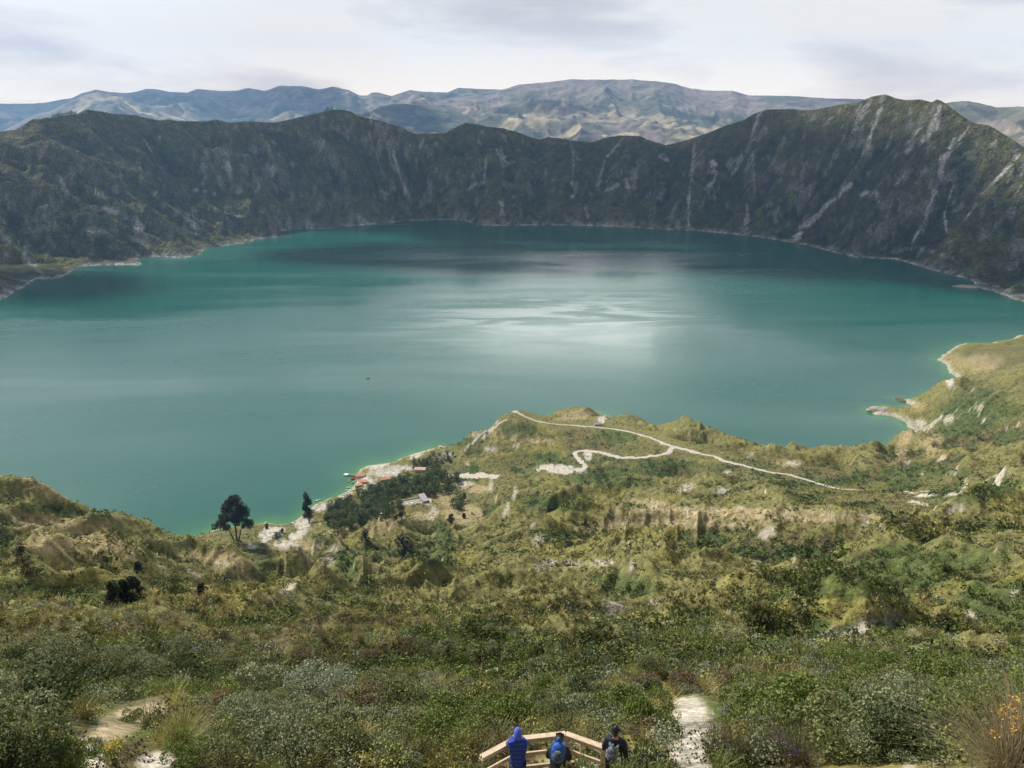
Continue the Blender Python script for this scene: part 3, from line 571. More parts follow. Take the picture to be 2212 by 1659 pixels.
mountain('mountains', [(-150,290),(0,282),(69,247),(114,234),(148,215),(176,201.5),(207,193.5),(238,199),(272,201.5),(296,198),(317,192),(341,193),(365,198),(406,200),(427,192),(472,196),(510,196),(537,190),(572,196),(606,185),(651,186),(689,193),(720,187),(752,194),(776,206),(794,206),(802,200),(818,200),(845,207),(887,194),(914,198),(966,200),(990,190),(1069,193),(1180,200),(1300,215)], 7000, 13500, 130, 320, 620, (.20,.165,.13))
MT = 1
mountain('mountains', [(660,285),(700,270),(770,250),(821,232),(870,226),(930,222),(1007,205),(1087,193),(1121,182.5),(1190,177),(1235,171),(1300,172),(1369,171.5),(1431,177),(1458,181),(1480,188.5),(1527,196),(1581,196),(1617,205.5),(1667,206.5),(1721,208),(1775,212),(1862,214),(1950,222),(2080,235),(2300,262),(2600,270)], 5800, 11500, 120, 340, 700, (.22,.17,.135), 2300)
mountain('mountains', [(1850,240),(1950,232),(2049,221),(2078,217),(2110,222),(2150,232),(2212,230),(2300,222),(2500,235),(2700,230)], 4600, 7600, 110, 360, 320, (.28,.22,.15), 1500)
mountain('mountains', [(740,275),(780,252),(821,229),(852,223),(914,226),(960,232),(1010,250),(1060,275)], 6500, 9000, 120, 380, 260, (.13,.13,.09), 1500)

# ------------------------------------------------------------------ lake
azw = np.linspace(math.radians(-44), math.radians(46), 620); rw = np.geomspace(420, 3250, 420)
A3, R3 = np.meshgrid(azw, rw, indexing='xy'); xw = R3*np.sin(A3); yw = R3*np.cos(A3)
sw = -shore_s(xw, yw)
nearw = 1-sst(R3, 1300, 1700)
shal = np.exp(-np.clip(sw, 0, None)/(7+9*fbm(xw/40, yw/40, 2, 410)))*(0.35+0.65*nearw)
me = npmesh('lake', np.stack([xw, yw, xw*0], -1).reshape(-1, 3), grid_faces(len(rw), len(azw)), None, True, {'shallow': shal})
ML, t, b = new_mat('lake_water'); L = t.links.new
a = nd(t, 'ShaderNodeAttribute', attribute_name='shallow'); tcw = nd(t, 'ShaderNodeTexCoord')
mxl = nd(t, 'ShaderNodeMix', data_type='RGBA'); L(a.outputs['Fac'], mxl.inputs[0]); mxl.inputs[6].default_value = (0.008, 0.092, 0.068, 1); mxl.inputs[7].default_value = (0.06, 0.20, 0.06, 1)
L(mxl.outputs[2], b.inputs['Base Color'])
b.inputs['IOR'].default_value = 1.333; b.inputs['Specular IOR Level'].default_value = 0.5
mpw = nd(t, 'ShaderNodeMapping', inp={'Scale': (0.0011, 0.0042, 1.0), 'Rotation': (0, 0, 0.06)}); L(tcw.outputs['Object'], mpw.inputs[0])
nw = nd(t, 'ShaderNodeTexNoise', inp={'Scale': 1.0, 'Detail': 6.0, 'Roughness': 0.6, 'Distortion': 0.7}); L(mpw.outputs[0], nw.inputs[0])

# calm lanes in the middle of the lake mirror the bright cloud; the ruffled water round them scatters it
geo = nd(t, 'ShaderNodeVectorMath', operation='SUBTRACT'); L(tcw.outputs['Object'], geo.inputs[0]); geo.inputs[1].default_value = (150, 1480, 0)
gs = nd(t, 'ShaderNodeVectorMath', operation='MULTIPLY'); L(geo.outputs[0], gs.inputs[0]); gs.inputs[1].default_value = (1/520, 1/330, 0)
gl_len = nd(t, 'ShaderNodeVectorMath', operation='LENGTH'); L(gs.outputs[0], gl_len.inputs[0])
cm = nd(t, 'ShaderNodeMapRange', interpolation_type='SMOOTHSTEP', inp={'From Min': 0.15, 'From Max': 1.15, 'To Min': 1.0, 'To Max': 0.0}); L(gl_len.outputs['Value'], cm.inputs[0])
mps = nd(t, 'ShaderNodeMapping', inp={'Scale': (0.0038, 0.017, 1.0), 'Rotation': (0, 0, 0.05)}); L(tcw.outputs['Object'], mps.inputs[0])
ns_ = nd(t, 'ShaderNodeTexNoise', inp={'Scale': 1.0, 'Detail': 6.0, 'Roughness': 0.62, 'Distortion': 1.6}); L(mps.outputs[0], ns_.inputs[0])
sm_ = nd(t, 'ShaderNodeMapRange', interpolation_type='SMOOTHSTEP', inp={'From Min': 0.47, 'From Max': 0.60, 'To Min': 0.0, 'To Max': 1.0}); L(ns_.outputs[0], sm_.inputs[0])
cl_ = nd(t, 'ShaderNodeMath', operation='MULTIPLY'); L(cm.outputs[0], cl_.inputs[0]); L(sm_.outputs[0], cl_.inputs[1])
rr_ = nd(t, 'ShaderNodeMapRange', inp={'From Min': 0.38, 'From Max': 0.64, 'To Min': 0.13, 'To Max': 0.30}); L(nw.outputs[0], rr_.inputs[0])
rmix = nd(t, 'ShaderNodeMix', data_type='FLOAT'); L(cl_.outputs[0], rmix.inputs[0]); L(rr_.outputs[0], rmix.inputs[2]); rmix.inputs[3].default_value = 0.07
L(rmix.outputs[0], b.inputs['Roughness'])
wv = nd(t, 'ShaderNodeTexNoise', inp={'Scale': 0.22, 'Detail': 3.0, 'Roughness': 0.55}); L(tcw.outputs['Object'], wv.inputs[0])
bst = nd(t, 'ShaderNodeMapRange', inp={'From Min': 0.40, 'From Max': 0.60, 'To Min': 0.15, 'To Max': 0.6}); L(nw.outputs[0], bst.inputs[0])
bw = nd(t, 'ShaderNodeBump', inp={'Distance': 0.35}); L(wv.outputs[0], bw.inputs['Height']); L(bst.outputs[0], bw.inputs['Strength']); L(bw.outputs[0], b.inputs['Normal'])
tag(link('water', me, ML), kind='structure')

# ------------------------------------------------------------------ trails
def trail(px, width, lift=0.28, rmin=450, seed=0, name='path'):
    P3 = []
    for u, v in px:
        p = hit(u, v, rmin); P3.append((p.x, p.y))
    P3 = np.array(P3); d = np.r_[0, np.cumsum(np.hypot(*np.diff(P3, axis=0).T))]
    q = np.arange(0, d[-1], 1.2); 
    x = np.interp(q, d, P3[:, 0]); y = np.interp(q, d, P3[:, 1])
    for _ in range(25): x[1:-1] = (x[:-2]+2*x[1:-1]+x[2:])/4; y[1:-1] = (y[:-2]+2*y[1:-1]+y[2:])/4
    tx = np.gradient(x); ty = np.gradient(y); l = np.hypot(tx, ty)+1e-9; nx, ny = -ty/l, tx/l
    wb = 0.78*np.interp(q, d, width) if hasattr(width, '__len__') else width
    wl_ = wb*(.5+.8*(fbm(q/5, q*0+seed, 3, 500)-.5)); wr = wb*(.5+.8*(fbm(q/5, q*0+seed+9, 3, 501)-.5))
    K = np.linspace(-1, 1, 7); V = []
    for kk in K:
        w = np.where(kk < 0, wl_, wr)*abs(kk)*np.sign(kk); xx = x+nx*w; yy = y+ny*w
        zz = hsample(xx, yy)+lift*(1-abs(kk)**6)-0.02*0; V.append(np.stack([xx, yy, zz], -1))
    V = np.stack(V, 1); n = len(q)
    me = npmesh(name, V.reshape(-1, 3), grid_faces(n, 7), None, True)
    return tag(link(name, me, M_path), kind='structure')
main = [(1098,889),(1111,889.5),(1135,901),(1156,909),(1187,914.6),(1235,918),(1284,922),(1318,926),(1352,931),(1383,939),(1418,950),(1435,959),(1456,966),(1483,971),(1511,980),(1542,985),(1569,997),(1607,1005.6),(1635,1013),(1671,1022),(1701,1024),(1721,1030),(1754,1040),(1803,1054),(1819,1058),(1868,1059),(1901,1063),(1931,1063),(1964,1062)]
trail(main, [7]*3+[3.5]*8+[5]*2+[6]*2+[5.5]*8+[4.5]*2+[3]*4, seed=1)
trail([(1454,966),(1446,978),(1418,985),(1373,989.5),(1335,988),(1311,981),(1287,975),(1252,973),(1241,977),(1244,988),(1259,998),(1266,1009),(1253,1017),(1218,1019),(1187,1018)], [7]*3+[6]*9+[9,12,10], seed=2)
trail([(1077,1030),(1050,1029),(1028,1028),(1000,1028),(987,1027),(960,1026)], [10,12,13,13,10,5], seed=3)
trail([(1096,907),(1075,916),(1050,932),(1030,945),(1020,962)], [2.5,3,3,3,4], seed=7)
trail([(1966,1064),(1990,1063),(2012,1060)], [3,3,3], seed=8, rmin=250)
# ------------------------------------------------------------------ leaf clouds, tussocks
def rotm(n, rng):
    q = rng.normal(size=(n, 4)); q /= np.linalg.norm(q, axis=1, keepdims=True); w, x, y, z = q.T
    return np.stack([np.stack([1-2*(y*y+z*z), 2*(x*y-z*w), 2*(x*z+y*w)], 1), np.stack([2*(x*y+z*w), 1-2*(x*x+z*z), 2*(y*z-x*w)], 1), np.stack([2*(x*z-y*w), 2*(y*z+x*w), 1-2*(x*x+y*y)], 1)], 1)
LEAF = np.array([[0, 0, 0], [.5, .32, .06], [1, 0, 0], [.5, -.32, .06]])
def leaves(P, size, rng, upbias=0.0):
    n = len(P); R_ = rotm(n, rng); s = size*(0.6+0.8*rng.random(n))
    V = np.einsum('nij,kj->nki', R_, LEAF-np.array([.5, 0, 0]))
    V[:, :, 2] += upbias*LEAF[None, :, 0]
    V = V*s[:, None, None]+P[:, None, :]
    return V
def lobes(n, rng, nl, rad, h, shell=0.55, flat=1.0):
    """points in a bumpy mound: several overlapping domes, denser at their skin"""
    c = np.stack([rng.uniform(-.6, .6, nl)*rad, rng.uniform(-.6, .6, nl)*rad, rng.uniform(.35, .75, nl)*h], 1)
    rr = rng.uniform(.32, .55, nl)*rad
    i = rng.integers(0, nl, n); d = rng.normal(size=(n, 3)); d[:, 2] = np.abs(d[:, 2])*flat-0.25; d /= np.linalg.norm(d, axis=1, keepdims=True)
    k = shell+(1-shell)*rng.random(n)**.6
    P = c[i]+d*(rr[i]*k)[:, None]*np.array([1, 1, h/rad*.9])
    P[:, 2] = np.abs(P[:, 2]); return P
def quads(V): return np.arange(len(V)*4).reshape(-1, 4)
def jit(base, n, rng, a=.3, tip=None, pt=0):
    c = np.array(base)[None]*(1+a*(rng.random((n, 1))-.5)*2)*(1+.12*(rng.random((n, 3))-.5))
    if tip is not None: m = rng.random(n) < pt; c[m] = np.array(tip)
    return np.repeat(c, 4, 0)
def blades(n, rng, h, spread, w, droop=.35, seg=3):
    """grass blades as bent strips, one quad per segment"""
    a = rng.random(n)*2*math.pi; lean = rng.random(n)**.8*spread; hh = h*(.55+.6*rng.random(n)); Vs = []
    dx, dy = np.cos(a), np.sin(a); px, py = -dy, dx
    b0 = rng.normal(size=(n, 2))*h*.09
    def pt(t): 
        out = lean*hh*(t+droop*t*t); up = hh*t*(1-.35*lean*droop*2*t)
        return np.stack([b0[:, 0]+dx*out, b0[:, 1]+dy*out, up], 1)
    for s in range(seg):
        t0, t1 = s/seg, (s+1)/seg; w0, w1 = w*(1-t0*.8), w*(1-t1*.95)
        p0, p1 = pt(t0), pt(t1); off = np.stack([px, py, px*0], 1)
        Vs.append(np.stack([p0-off*w0, p0+off*w0, p1+off*w1, p1-off*w1], 1))
    return np.concatenate(Vs)
# scrub that clothes the slopes: nobody could count it, so each layer is one object
def cover(name, n, r0, r1, kinds, dens_fn, label, cat, seed):
    rng = np.random.default_rng(seed)
    az = rng.uniform(math.radians(-43), math.radians(45), n) if r1 < 100 else rng.uniform(math.radians(-40), math.radians(41), n); r = np.exp(rng.uniform(math.log(r0), math.log(r1), n)) if dens_fn[0] == 'log' else np.sqrt(rng.uniform(r0*r0, r1*r1, n))
    x, y = r*np.sin(az), r*np.cos(az); z = hsample(x, y)
    ia = np.clip(((az-azs[0])/(azs[1]-azs[0])).astype(int), 0, AZN-1); ir = np.clip(np.interp(r, rs, np.arange(NR)).astype(int), 0, NR-1)
    bare = np.clip(SOIL+PALE+0.8*np.clip(rock, 0, 1)+.85*FIELD+beach+.6*grey_scar, 0, 1)[ir, ia]; gm = np.clip(GREENM*.7+green*.8, 0, 1)[ir, ia]
    bare = np.maximum(bare, .42*rib[ir, ia]*(r > 70)); bare = np.where(r < 45, np.clip(SOIL[ir, ia]*4, 0, 1), bare); ck = (rng.random(n) > bare*1.05) & (z > 1.2) & TRAILFREE(x, y) & (GT[ir, ia] <= np.minimum.accumulate(GT, 0)[ir, ia]+0.07)
    ck &= rng.random(n) < (0.35+0.65*sst(fbm(x/9, y/9, 3, seed), .38, .5))
    x, y, z, r, gm, ir, ia = x[ck], y[ck], z[ck], r[ck], gm[ck], ir[ck], ia[ck]
    # which kind grows here follows slow noise
    pz = np.clip(r*.09, 2.2, 30); sel = np.clip(.62*fbm(x/22, y/22, 3, seed+5)+.38*fbm(x/2.6 if r1 < 80 else x/6, y/2.6 if r1 < 80 else y/6, 2, seed+6)+.30*(rng.random(len(x))-.5), 0, .999)
    Vall = []; Call = []
    for kd in kinds:
        m = (sel >= kd['lo']) & (sel < kd['hi']) if not kd.get('green') else (gm > .45) & (rng.random(len(x)) < .75)
        if not kd.get('green'): m &= ~((gm > .45) & (rng.random(len(x)) < .6))
        idx = np.nonzero(m)[0]
        T = [kd['make'](rng) for _ in range(8)]
        for k in range(8):
            q = idx[k::8]
            if len(q) == 0: continue
            th = rng.random(len(q))*6.283; sc = kd['size']*(.55+.9*rng.random(len(q)))
            c, s_ = np.cos(th), np.sin(th); t = T[k]
            tx = (t[..., 0][None]*c[:, None, None]-t[..., 1][None]*s_[:, None, None])*sc[:, None, None]+x[q][:, None, None]
            ty = (t[..., 0][None]*s_[:, None, None]+t[..., 1][None]*c[:, None, None])*sc[:, None, None]+y[q][:, None, None]
            tz = t[..., 2][None]*sc[:, None, None]*kd.get('hz', 1)+z[q][:, None, None]-.05*sc[:, None, None]
            Vall.append(np.stack([tx, ty, tz], -1).reshape(-1, 3))
            ci = rng.integers(0, len(kd['cols']), len(q)); cb = np.array(kd['cols'])[ci]*1.55*(.60+.8*rng.random((len(q), 1)))
            cc = cb[:, None, :]*(.7+.6*rng.random((len(q), t.shape[0], 1)))
            if kd.get('tip') is not None:
                mm = rng.random((len(q), t.shape[0])) < kd['pt']; cc[mm] = kd['tip']
            Call.append(np.repeat(cc.reshape(-1, 3), 4, 0))
    V = np.concatenate(Vall); c = np.concatenate(Call); print(name, len(V)//4, 'faces')
    me = npmesh(name, V, np.arange(len(V)).reshape(-1, 4), c)
    return tag(link(name, me, M_cover), label, cat, kind='stuff')
TR = []
for o in bpy.data.objects:
    if o.name.startswith('path'):
        nv = len(o.data.vertices); a_ = np.zeros(nv*3); o.data.vertices.foreach_get('co', a_); TR.append(a_.reshape(-1, 7, 3)[::3, 3, :2])
TR = np.concatenate(TR)
def TRAILFREE(x, y):
    # coarse raster of trail cells (3 m)
    if not hasattr(TRAILFREE, 'k'):
        TRAILFREE.k = set()
        for px, py in TR:
            for a in (-1, 0, 1):
                for b_ in (-1, 0, 1): TRAILFREE.k.add((int(px//3)+a, int(py//3)+b_))
        TRAILFREE.arr = np.array([a*100000+b_ for a, b_ in TRAILFREE.k])
    return ~np.isin(np.floor(x/3).astype(int)*100000+np.floor(y/3).astype(int), TRAILFREE.arr)
def mk_sh(n, ls, h=.75): return lambda rng: leaves(lobes(n, rng, 4, 1.0, h), ls, rng)
def mk_tu(n, w, h=1.0, sp=.75): return lambda rng: blades(n, rng, h, sp, w, seg=2)
OL = [(.155, .155, .045), (.20, .19, .06), (.12, .13, .038)]; GR = [(.066, .085, .022), (.095, .115, .030), (.045, .058, .020)]; GY = [(.15, .17, .105), (.11, .135, .07)]; DK = [(.06, .055, .03), (.085, .07, .04), (.05, .055, .03)]; ST = [(.27, .22, .11), (.22, .185, .08)]
GYD = [(.17, .19, .13), (.13, .15, .09)]
cover('shrub_cover', 4500, 12.5, 34, [dict(lo=0, hi=.40, make=mk_sh(230, .10), size=.55, cols=GR), dict(lo=.40, hi=.48, make=mk_sh(230, .09), size=.5, cols=GYD+OL[:1]), dict(lo=.48, hi=.56, make=mk_tu(80, .012), size=.5, cols=OL+ST), dict(lo=.56, hi=1, make=mk_sh(180, .09), size=.5, cols=DK+OL)], ('log',), 'knee high mixed scrub and grass at the foot of the viewpoint slope', 'scrub', 10)
cover('shrub_cover', 13000, 32, 82, [dict(lo=0, hi=.40, make=mk_sh(100, .16), size=.75, cols=GR), dict(lo=.40, hi=.48, make=mk_sh(100, .14), size=.7, cols=GYD+OL[:1]), dict(lo=.48, hi=.58, make=mk_tu(46, .022), size=.65, cols=OL+ST), dict(lo=.58, hi=1, make=mk_sh(90, .14), size=.6, cols=DK+OL[:1]), dict(green=1, make=mk_sh(100, .16), size=.85, cols=GR)], ('log',), 'low mixed scrub and grass on the nearest slope below the viewpoint', 'scrub', 11)
cover('shrub_cover', 38000, 78, 220, [dict(lo=0, hi=.36, make=mk_sh(32, .30), size=.95, cols=GR+DK[:1]), dict(lo=.36, hi=.43, make=mk_sh(30, .28), size=.9, cols=GYD+OL), dict(lo=.43, hi=.60, make=mk_tu(20, .05), size=.95, cols=OL+ST), dict(lo=.60, hi=1, make=mk_sh(26, .28), size=.85, cols=DK+OL), dict(green=1, make=mk_sh(30, .3), size=1.15, cols=GR)], ('log',), 'olive and dark scrub on the middle slopes above the lake basin', 'scrub', 12)
cover('shrub_cover', 135000, 210, 1250, [dict(lo=0, hi=.38, make=mk_sh(10, .62), size=1.25, cols=GR+DK[:1]+OL[:1]), dict(lo=.38, hi=.5, make=mk_sh(8, .6), size=1.2, cols=OL), dict(lo=.5, hi=.62, make=mk_sh(7, .6), size=1.0, cols=OL+ST), dict(lo=.62, hi=1, make=mk_sh(8, .6), size=1.0, cols=DK+OL+OL), dict(green=1, make=mk_sh(10, .62), size=1.6, cols=GR)], ('log',), 'dense scrub over the hills and terraces beside the lake', 'scrub', 13)
# ------------------------------------------------------------------ near shrubs, each its own object
def twig_mesh(n, h, spread, seed, w=.012):
    rng = np.random.default_rng(seed); V = []; Fc = []
    for i in range(n):
        a = rng.random()*6.28; l = h*(.5+.5*rng.random()); s = spread*rng.random()
        p0 = np.array([.08*math.cos(a), .08*math.sin(a), -.05]); p1 = np.array([.45*s*math.cos(a), .45*s*math.sin(a), l*.5]); p2 = np.array([s*math.cos(a+.3), s*math.sin(a+.3), l])
        px = np.array([-math.sin(a), math.cos(a), 0]); pz = np.array([math.cos(a), math.sin(a), .2])
        b = len(V)
        for p, ww in ((p0, w), (p1, w*.7), (p2, w*.25)): V += [p+px*ww, p-px*ww*.5+pz*ww*.8, p-px*ww*.5-pz*ww*.8]
        for k in (0, 3):
            for q in range(3): Fc.append([b+k+q, b+k+(q+1) % 3, b+k+3+(q+1) % 3, b+k+3+q])
    return np.array(V), np.array(Fc)
def shrub_proto(kind, seed):
    rng = np.random.default_rng(seed)
    spec = dict(green=(5200, .05, .85, (.085, .115, .024), (.17,.20,.05), .2), dark=(4600, .052, .8, (.045, .060, .020), None, 0), grey=(4800, .045, .8, (.125, .14, .065), (.27, .28, .16), .2),
                silver=(4200, .045, .9, (.18, .20, .135), (.32, .34, .25), .3), yellow=(4400, .05, .8, (.085, .105, .03), (.50, .43, .13), .22), white=(4400, .05, .8, (.085, .105, .035), (.38, .36, .21), .16),
                brown=(3000, .05, .75, (.11, .085, .045), (.17, .12, .06), .3), olive=(4600, .05, .8, (.11, .125, .045), (.2, .2, .08), .2))[kind]
    nlv, ls, h, base, tip, pt = spec
    P = lobes(nlv, rng, 8, 1.0, h, .6); V = leaves(P, ls*1.25, rng, .35)
    c = np.array(base)[None]*1.6*(.30+1.4*rng.random((nlv, 1)))*(1+.2*(rng.random((nlv, 3))-.5))
    if tip: m = (rng.random(nlv) < pt*2*sst(P[:, 2], .3*h, h)); c[m] = np.array(tip)*(.8+.4*rng.random((m.sum(), 1)))
    return V.reshape(-1, 3), np.repeat(c, 4, 0)
SH = {}
def shrub(kind, loc, sc, label, group=None, name='shrub', rz=None, hz=1.0, var=None):
    k = (kind, random.randrange(3) if var is None else var)
    if k not in SH:
        V, c = shrub_proto(kind, 900+len(SH)); fm = npmesh('foliage', V, np.arange(len(V)).reshape(-1, 4), c)
        tv, tf = twig_mesh(26, .75, .8, 40+len(SH)); tm = npmesh('branches', tv, tf)
        SH[k] = (fm, tm)
    e_ = empty(name, loc, random.random()*6.28 if rz is None else rz, 1); e_.scale = (sc, sc, sc*hz)
    link('foliage', SH[k][0], M_leaf, e_); link('branches', SH[k][1], M_twig, e_)
    return tag(e_, label, 'shrub', group)
def tussock(loc, h, n, label, cols, name='grass_tussock', group=None, spread=.7, w=.012, seed=0, droop=.5, mat=None):
    rng = np.random.default_rng(seed+5); V = blades(n, rng, h, spread, w, droop, 3); m = n
    c = np.array(cols)[rng.integers(0, len(cols), n)]*(.7+.6*rng.random((n, 1))); c = np.tile(c, (3, 1))
    me = npmesh(name, V.reshape(-1, 3), quads(V), np.repeat(c, 4, 0))
    o = link(name, me, mat or M_leaf, loc=loc); return tag(o, label, 'grass', group)
BARE = [(265,1560,105,34,-28),(340,1530,42,20,0),(200,1600,60,20,-10),(340,1650,62,30,-8),(205,1650,28,34,0),(1490,1550,56,56,20),(1545,1585,44,24,10),(1490,1630,58,66,-10),(1200,1640,190,56,0),(1350,1640,90,50,0),(1290,1600,70,24,10)]
def bare(u, v, gr=1.0):
    for a, b, c, d, g in BARE:
        t = math.radians(g); x = ((u-a)*math.cos(t)+(v-b)*math.sin(t))/(c*gr); y = (-(u-a)*math.sin(t)+(v-b)*math.cos(t))/(d*gr)
        if x*x+y*y < 1: return True
    return False
# the ones that stand out
named = [('green',1412,1588,.85,1.5,'glossy dark green round shrub between the man in black and the pale trail'),
 ('green',1345,1560,.95,1.1,'green shrub directly behind the man with the grey backpack'),
 ('green',1612,1572,1.1,1.1,'rounded bright green shrub just right of the pale trail mouth'),
 ('green',1735,1602,1.3,.95,'broad green shrub mound in the middle of the right foreground'),
 ('olive',1835,1625,1.2,.9,'olive green shrub mound right of the broad green mound'),
 ('grey',1935,1580,1.25,.9,'pale grey green rounded shrub near the dry twigs at right'),
 ('grey',548,1495,1.75,.9,'large grey green shrub with cream flower heads left of centre'),
 ('silver',702,1515,1.25,1.0,'silvery white shrub in the left middle of the thicket'),
 ('white',1190,1470,1.5,.9,'tall shrub covered in small cream flowers above the railing'),
 ('yellow',1012,1530,1.25,.95,'shrub topped with pale yellow flowers left of the railing'),
 ('dark',1255,1545,.95,1.1,'small dark green leafy shrub behind the corner of the railing'),
 ('dark',70,1560,1.25,.8,'wide dark green shrub behind the tan bare patch at left'),
 ('dark',205,1502,1.0,.8,'dark green shrub at the upper end of the tan bare patch'),
 ('green',400,1655,.5,1.0,'small bright green bush beside the pale rock at bottom left'),
 ('green',170,1655,.5,1.0,'small green bush between the two pale rock slabs at bottom left'),
 ('green',285,1560,.28,1.0,'tiny green bush growing alone on the tan bare patch'),
 ('brown',760,1545,1.2,.8,'reddish brown dry shrub among green shrubs left of centre')]
for kd, u, v, sc, hz, lb in named: shrub(kd, hit(u, v, 8, 60), sc, lb, hz=hz)
GLAB = dict(green=('leafy green shrub with small bright leaves in the foreground thicket', 'green shrubs of the foreground thicket'), dark=('dark green dense shrub in the foreground thicket', 'dark shrubs of the foreground thicket'),
            grey=('grey green shrub with pale tips in the foreground thicket', 'grey green shrubs of the foreground thicket'), olive=('olive shrub with fine leaves in the foreground thicket', 'olive shrubs of the foreground thicket'),
            white=('green shrub speckled with cream flowers in the foreground thicket', 'cream flowered shrubs of the foreground thicket'), brown=('dry brown shrub in the foreground thicket', 'brown shrubs of the foreground thicket'))
rr0 = random.Random(5); cnt = 0
for row, v0 in enumerate(range(1412, 1665, 24)):
    step = 62+row*7
    u0 = -70+(row % 2)*step/2
    while u0 < 2290:
        u = u0+rr0.uniform(-22, 22); v = v0+rr0.uniform(-12, 12); u0 += step
        if bare(u, v, 1.12) or bare(u, v-30) or bare(u-50, v) or bare(u+50, v) or bare(u-30, v-28) or bare(u+30, v-28) or bare(u, v-50) or any(abs(u-n_[1]) < 46*n_[3] and abs(v-n_[2]) < 20*n_[3] for n_ in named) or (1530 < u < 1780 and v > 1600) or (u > 1980 and v > 1600): continue
        if (v < 1425 and rr0.random() < .5) or (1600 < u and v < 1470 and rr0.random() < .6): continue
        if (1000 < u < 1460 and v > 1596) or (150 < u < 440 and v > 1505): continue
        q = fbm(np.array([u/150.]), np.array([v/60.]), 2, 55)[0]+rr0.uniform(-.12, .12)
        if u < 950: kd = 'grey' if q < .38 else 'olive' if q < .5 else 'dark' if q < .6 else 'white' if q < .7 else 'brown'
        else: kd = 'green' if q < .42 else 'olive' if q < .52 else 'grey' if q < .58 else 'white' if q < .64 else 'dark' if q < .74 else 'brown'
        p = hit(u, v, 8, 70); sc = rr0.uniform(.62, 1.05)
        shrub(kd, p, sc, GLAB[kd][0], GLAB[kd][1], hz=rr0.uniform(.75, 1.05)); cnt += 1
print('thicket shrubs', cnt)
# spiky tussocks and grasses
tussock(hit(395, 1612, 8, 60), .55, 900, 'large spiky yellow green grass tussock between bare patch and thicket', [(.24,.23,.05),(.17,.18,.04),(.32,.28,.09)], spread=1.1, w=.006, seed=1)
for i, (u, v, h) in enumerate([(1225,1352,.9),(1255,1345,.9),(1290,1350,.8),(1320,1362,.9),(1350,1356,.8),(1245,1372,.9),(1280,1380,.9),(1315,1388,.8),(1360,1380,.8),(1200,1372,.9),(1180,1392,.8),(1385,1392,.8),(1235,1398,.8),(1890,1430,.9),(1770,1270,1.2),(1840,1262,1.2),(1905,1268,1.2),(1700,1262,1.2),(1960,1258,1.3),(1640,1310,1.0),(2000,1290,1.2),(1650,1480,.7),(1720,1500,.6),(1830,1470,.8)]):
    tussock(hit(u, v, 20, 300), h, 130, 'straw coloured bunch grass tussock on the slope above the thicket', [(.26,.22,.09),(.2,.19,.06)], group='bunch grass tussocks on the slope', seed=10+i % 3, w=.016)
for i, (u, v) in enumerate([(1575,1650),(1610,1655),(1650,1652),(1690,1648),(1545,1640),(1730,1655)]):
    tussock(hit(u, v, 8, 40)+Vector((0, 0, -.05)), 1.05, 260, 'tall brown flowering grass with dark seed heads right of the pale trail', [(.13,.10,.06),(.22,.18,.10),(.09,.08,.04)], group='tall grasses right of the pale trail', spread=.5, w=.005, seed=30+i, droop=.8)
# flowers
def flowers(u, v, n, spread, colr, label, seed, h=.35, name='flowering_plant'):
    rng = np.random.default_rng(seed); p = hit(u, v, 8, 60); e_ = empty(name, p)
    V = blades(60, rng, h, .5, .006, .3, 2); link('stem', npmesh('stem', V.reshape(-1, 3), quads(V), np.tile(np.array([[.06, .1, .03]]), (len(V)*4, 1))), M_leaf, e_)
    P = np.stack([rng.normal(size=n)*spread, rng.normal(size=n)*spread, h*(.75+.4*rng.random(n))], 1); V = leaves(P, .05, rng)
    link('blossom', npmesh('blossom', V.reshape(-1, 3), quads(V), jit(colr, n, rng)), M_leaf, e_); return tag(e_, label, 'flowers')
flowers(1680, 1636, 90, .09, (.20, .15, .45), 'purple lupin spikes in the brown grass right of the trail', 1, .45)
flowers(1712, 1655, 70, .07, (.20, .15, .45), 'purple lupin at the bottom edge beside tall brown grass', 2, .4)
flowers(1567, 1558, 50, .08, (.22, .18, .48), 'small purple flowers between two green shrubs near the trail', 3, .5)
flowers(65, 1650, 200, .25, (.50, .40, .05), 'yellow flowering plant in the bottom left corner', 4, .4)
flowers(250, 1655, 120, .10, (.60, .48, .05), 'bright yellow flowers between the pale rock slabs', 5, .45)
flowers(205, 1632, 60, .12, (.25, .25, .42), 'bluish flowers at the top of the left pale rock slab', 6, .3)
# dry thicket of twigs and straw at the right edge, close to the viewpoint
def dry_bush():
    rng = np.random.default_rng(77); d = ray(2195, 1700); base = Vector(d*5.6)+Vector((0, 0, EYE)); e_ = empty('dry_bush', base)
    V = blades(1500, rng, 1.0, 1.15, .004, .55, 3)*np.array([.58, .5, .80])+rng.normal(size=(4500, 1, 3))*np.array([.09, .06, .03]); n_ = 1500
    c = np.array([(.42,.33,.17),(.50,.42,.25),(.30,.24,.12),(.22,.2,.09)])[rng.integers(0, 4, n_)]*(.7+.5*rng.random((n_, 1))); c = np.repeat(np.tile(c, (3, 1)), 4, 0)
    link('straw', npmesh('straw', V.reshape(-1, 3), quads(V), c), M_leaf, e_)
    tv, tf = twig_mesh(190, 1.0, .55, 5, .004); link('twigs', npmesh('twigs', tv, tf), M_twig, e_)
    P = []
    for i in range(34):
        a = rng.random()*6.28; q = rng.random()**.5*.45; P.append(np.array([q*math.cos(a)+.1, q*.4*math.sin(a), .45+.35*rng.random()])[None]+rng.normal(size=(14, 3))*.02)
    P = np.concatenate(P); V = leaves(P, .022, rng); link('blossom', npmesh('blossom', V.reshape(-1, 3), quads(V), jit((.50, .33, .08), len(P), rng)), M_leaf, e_)
    tag(e_, 'tangled dry straw bush with yellow seed heads at the right edge', 'bush')
dry_bush()
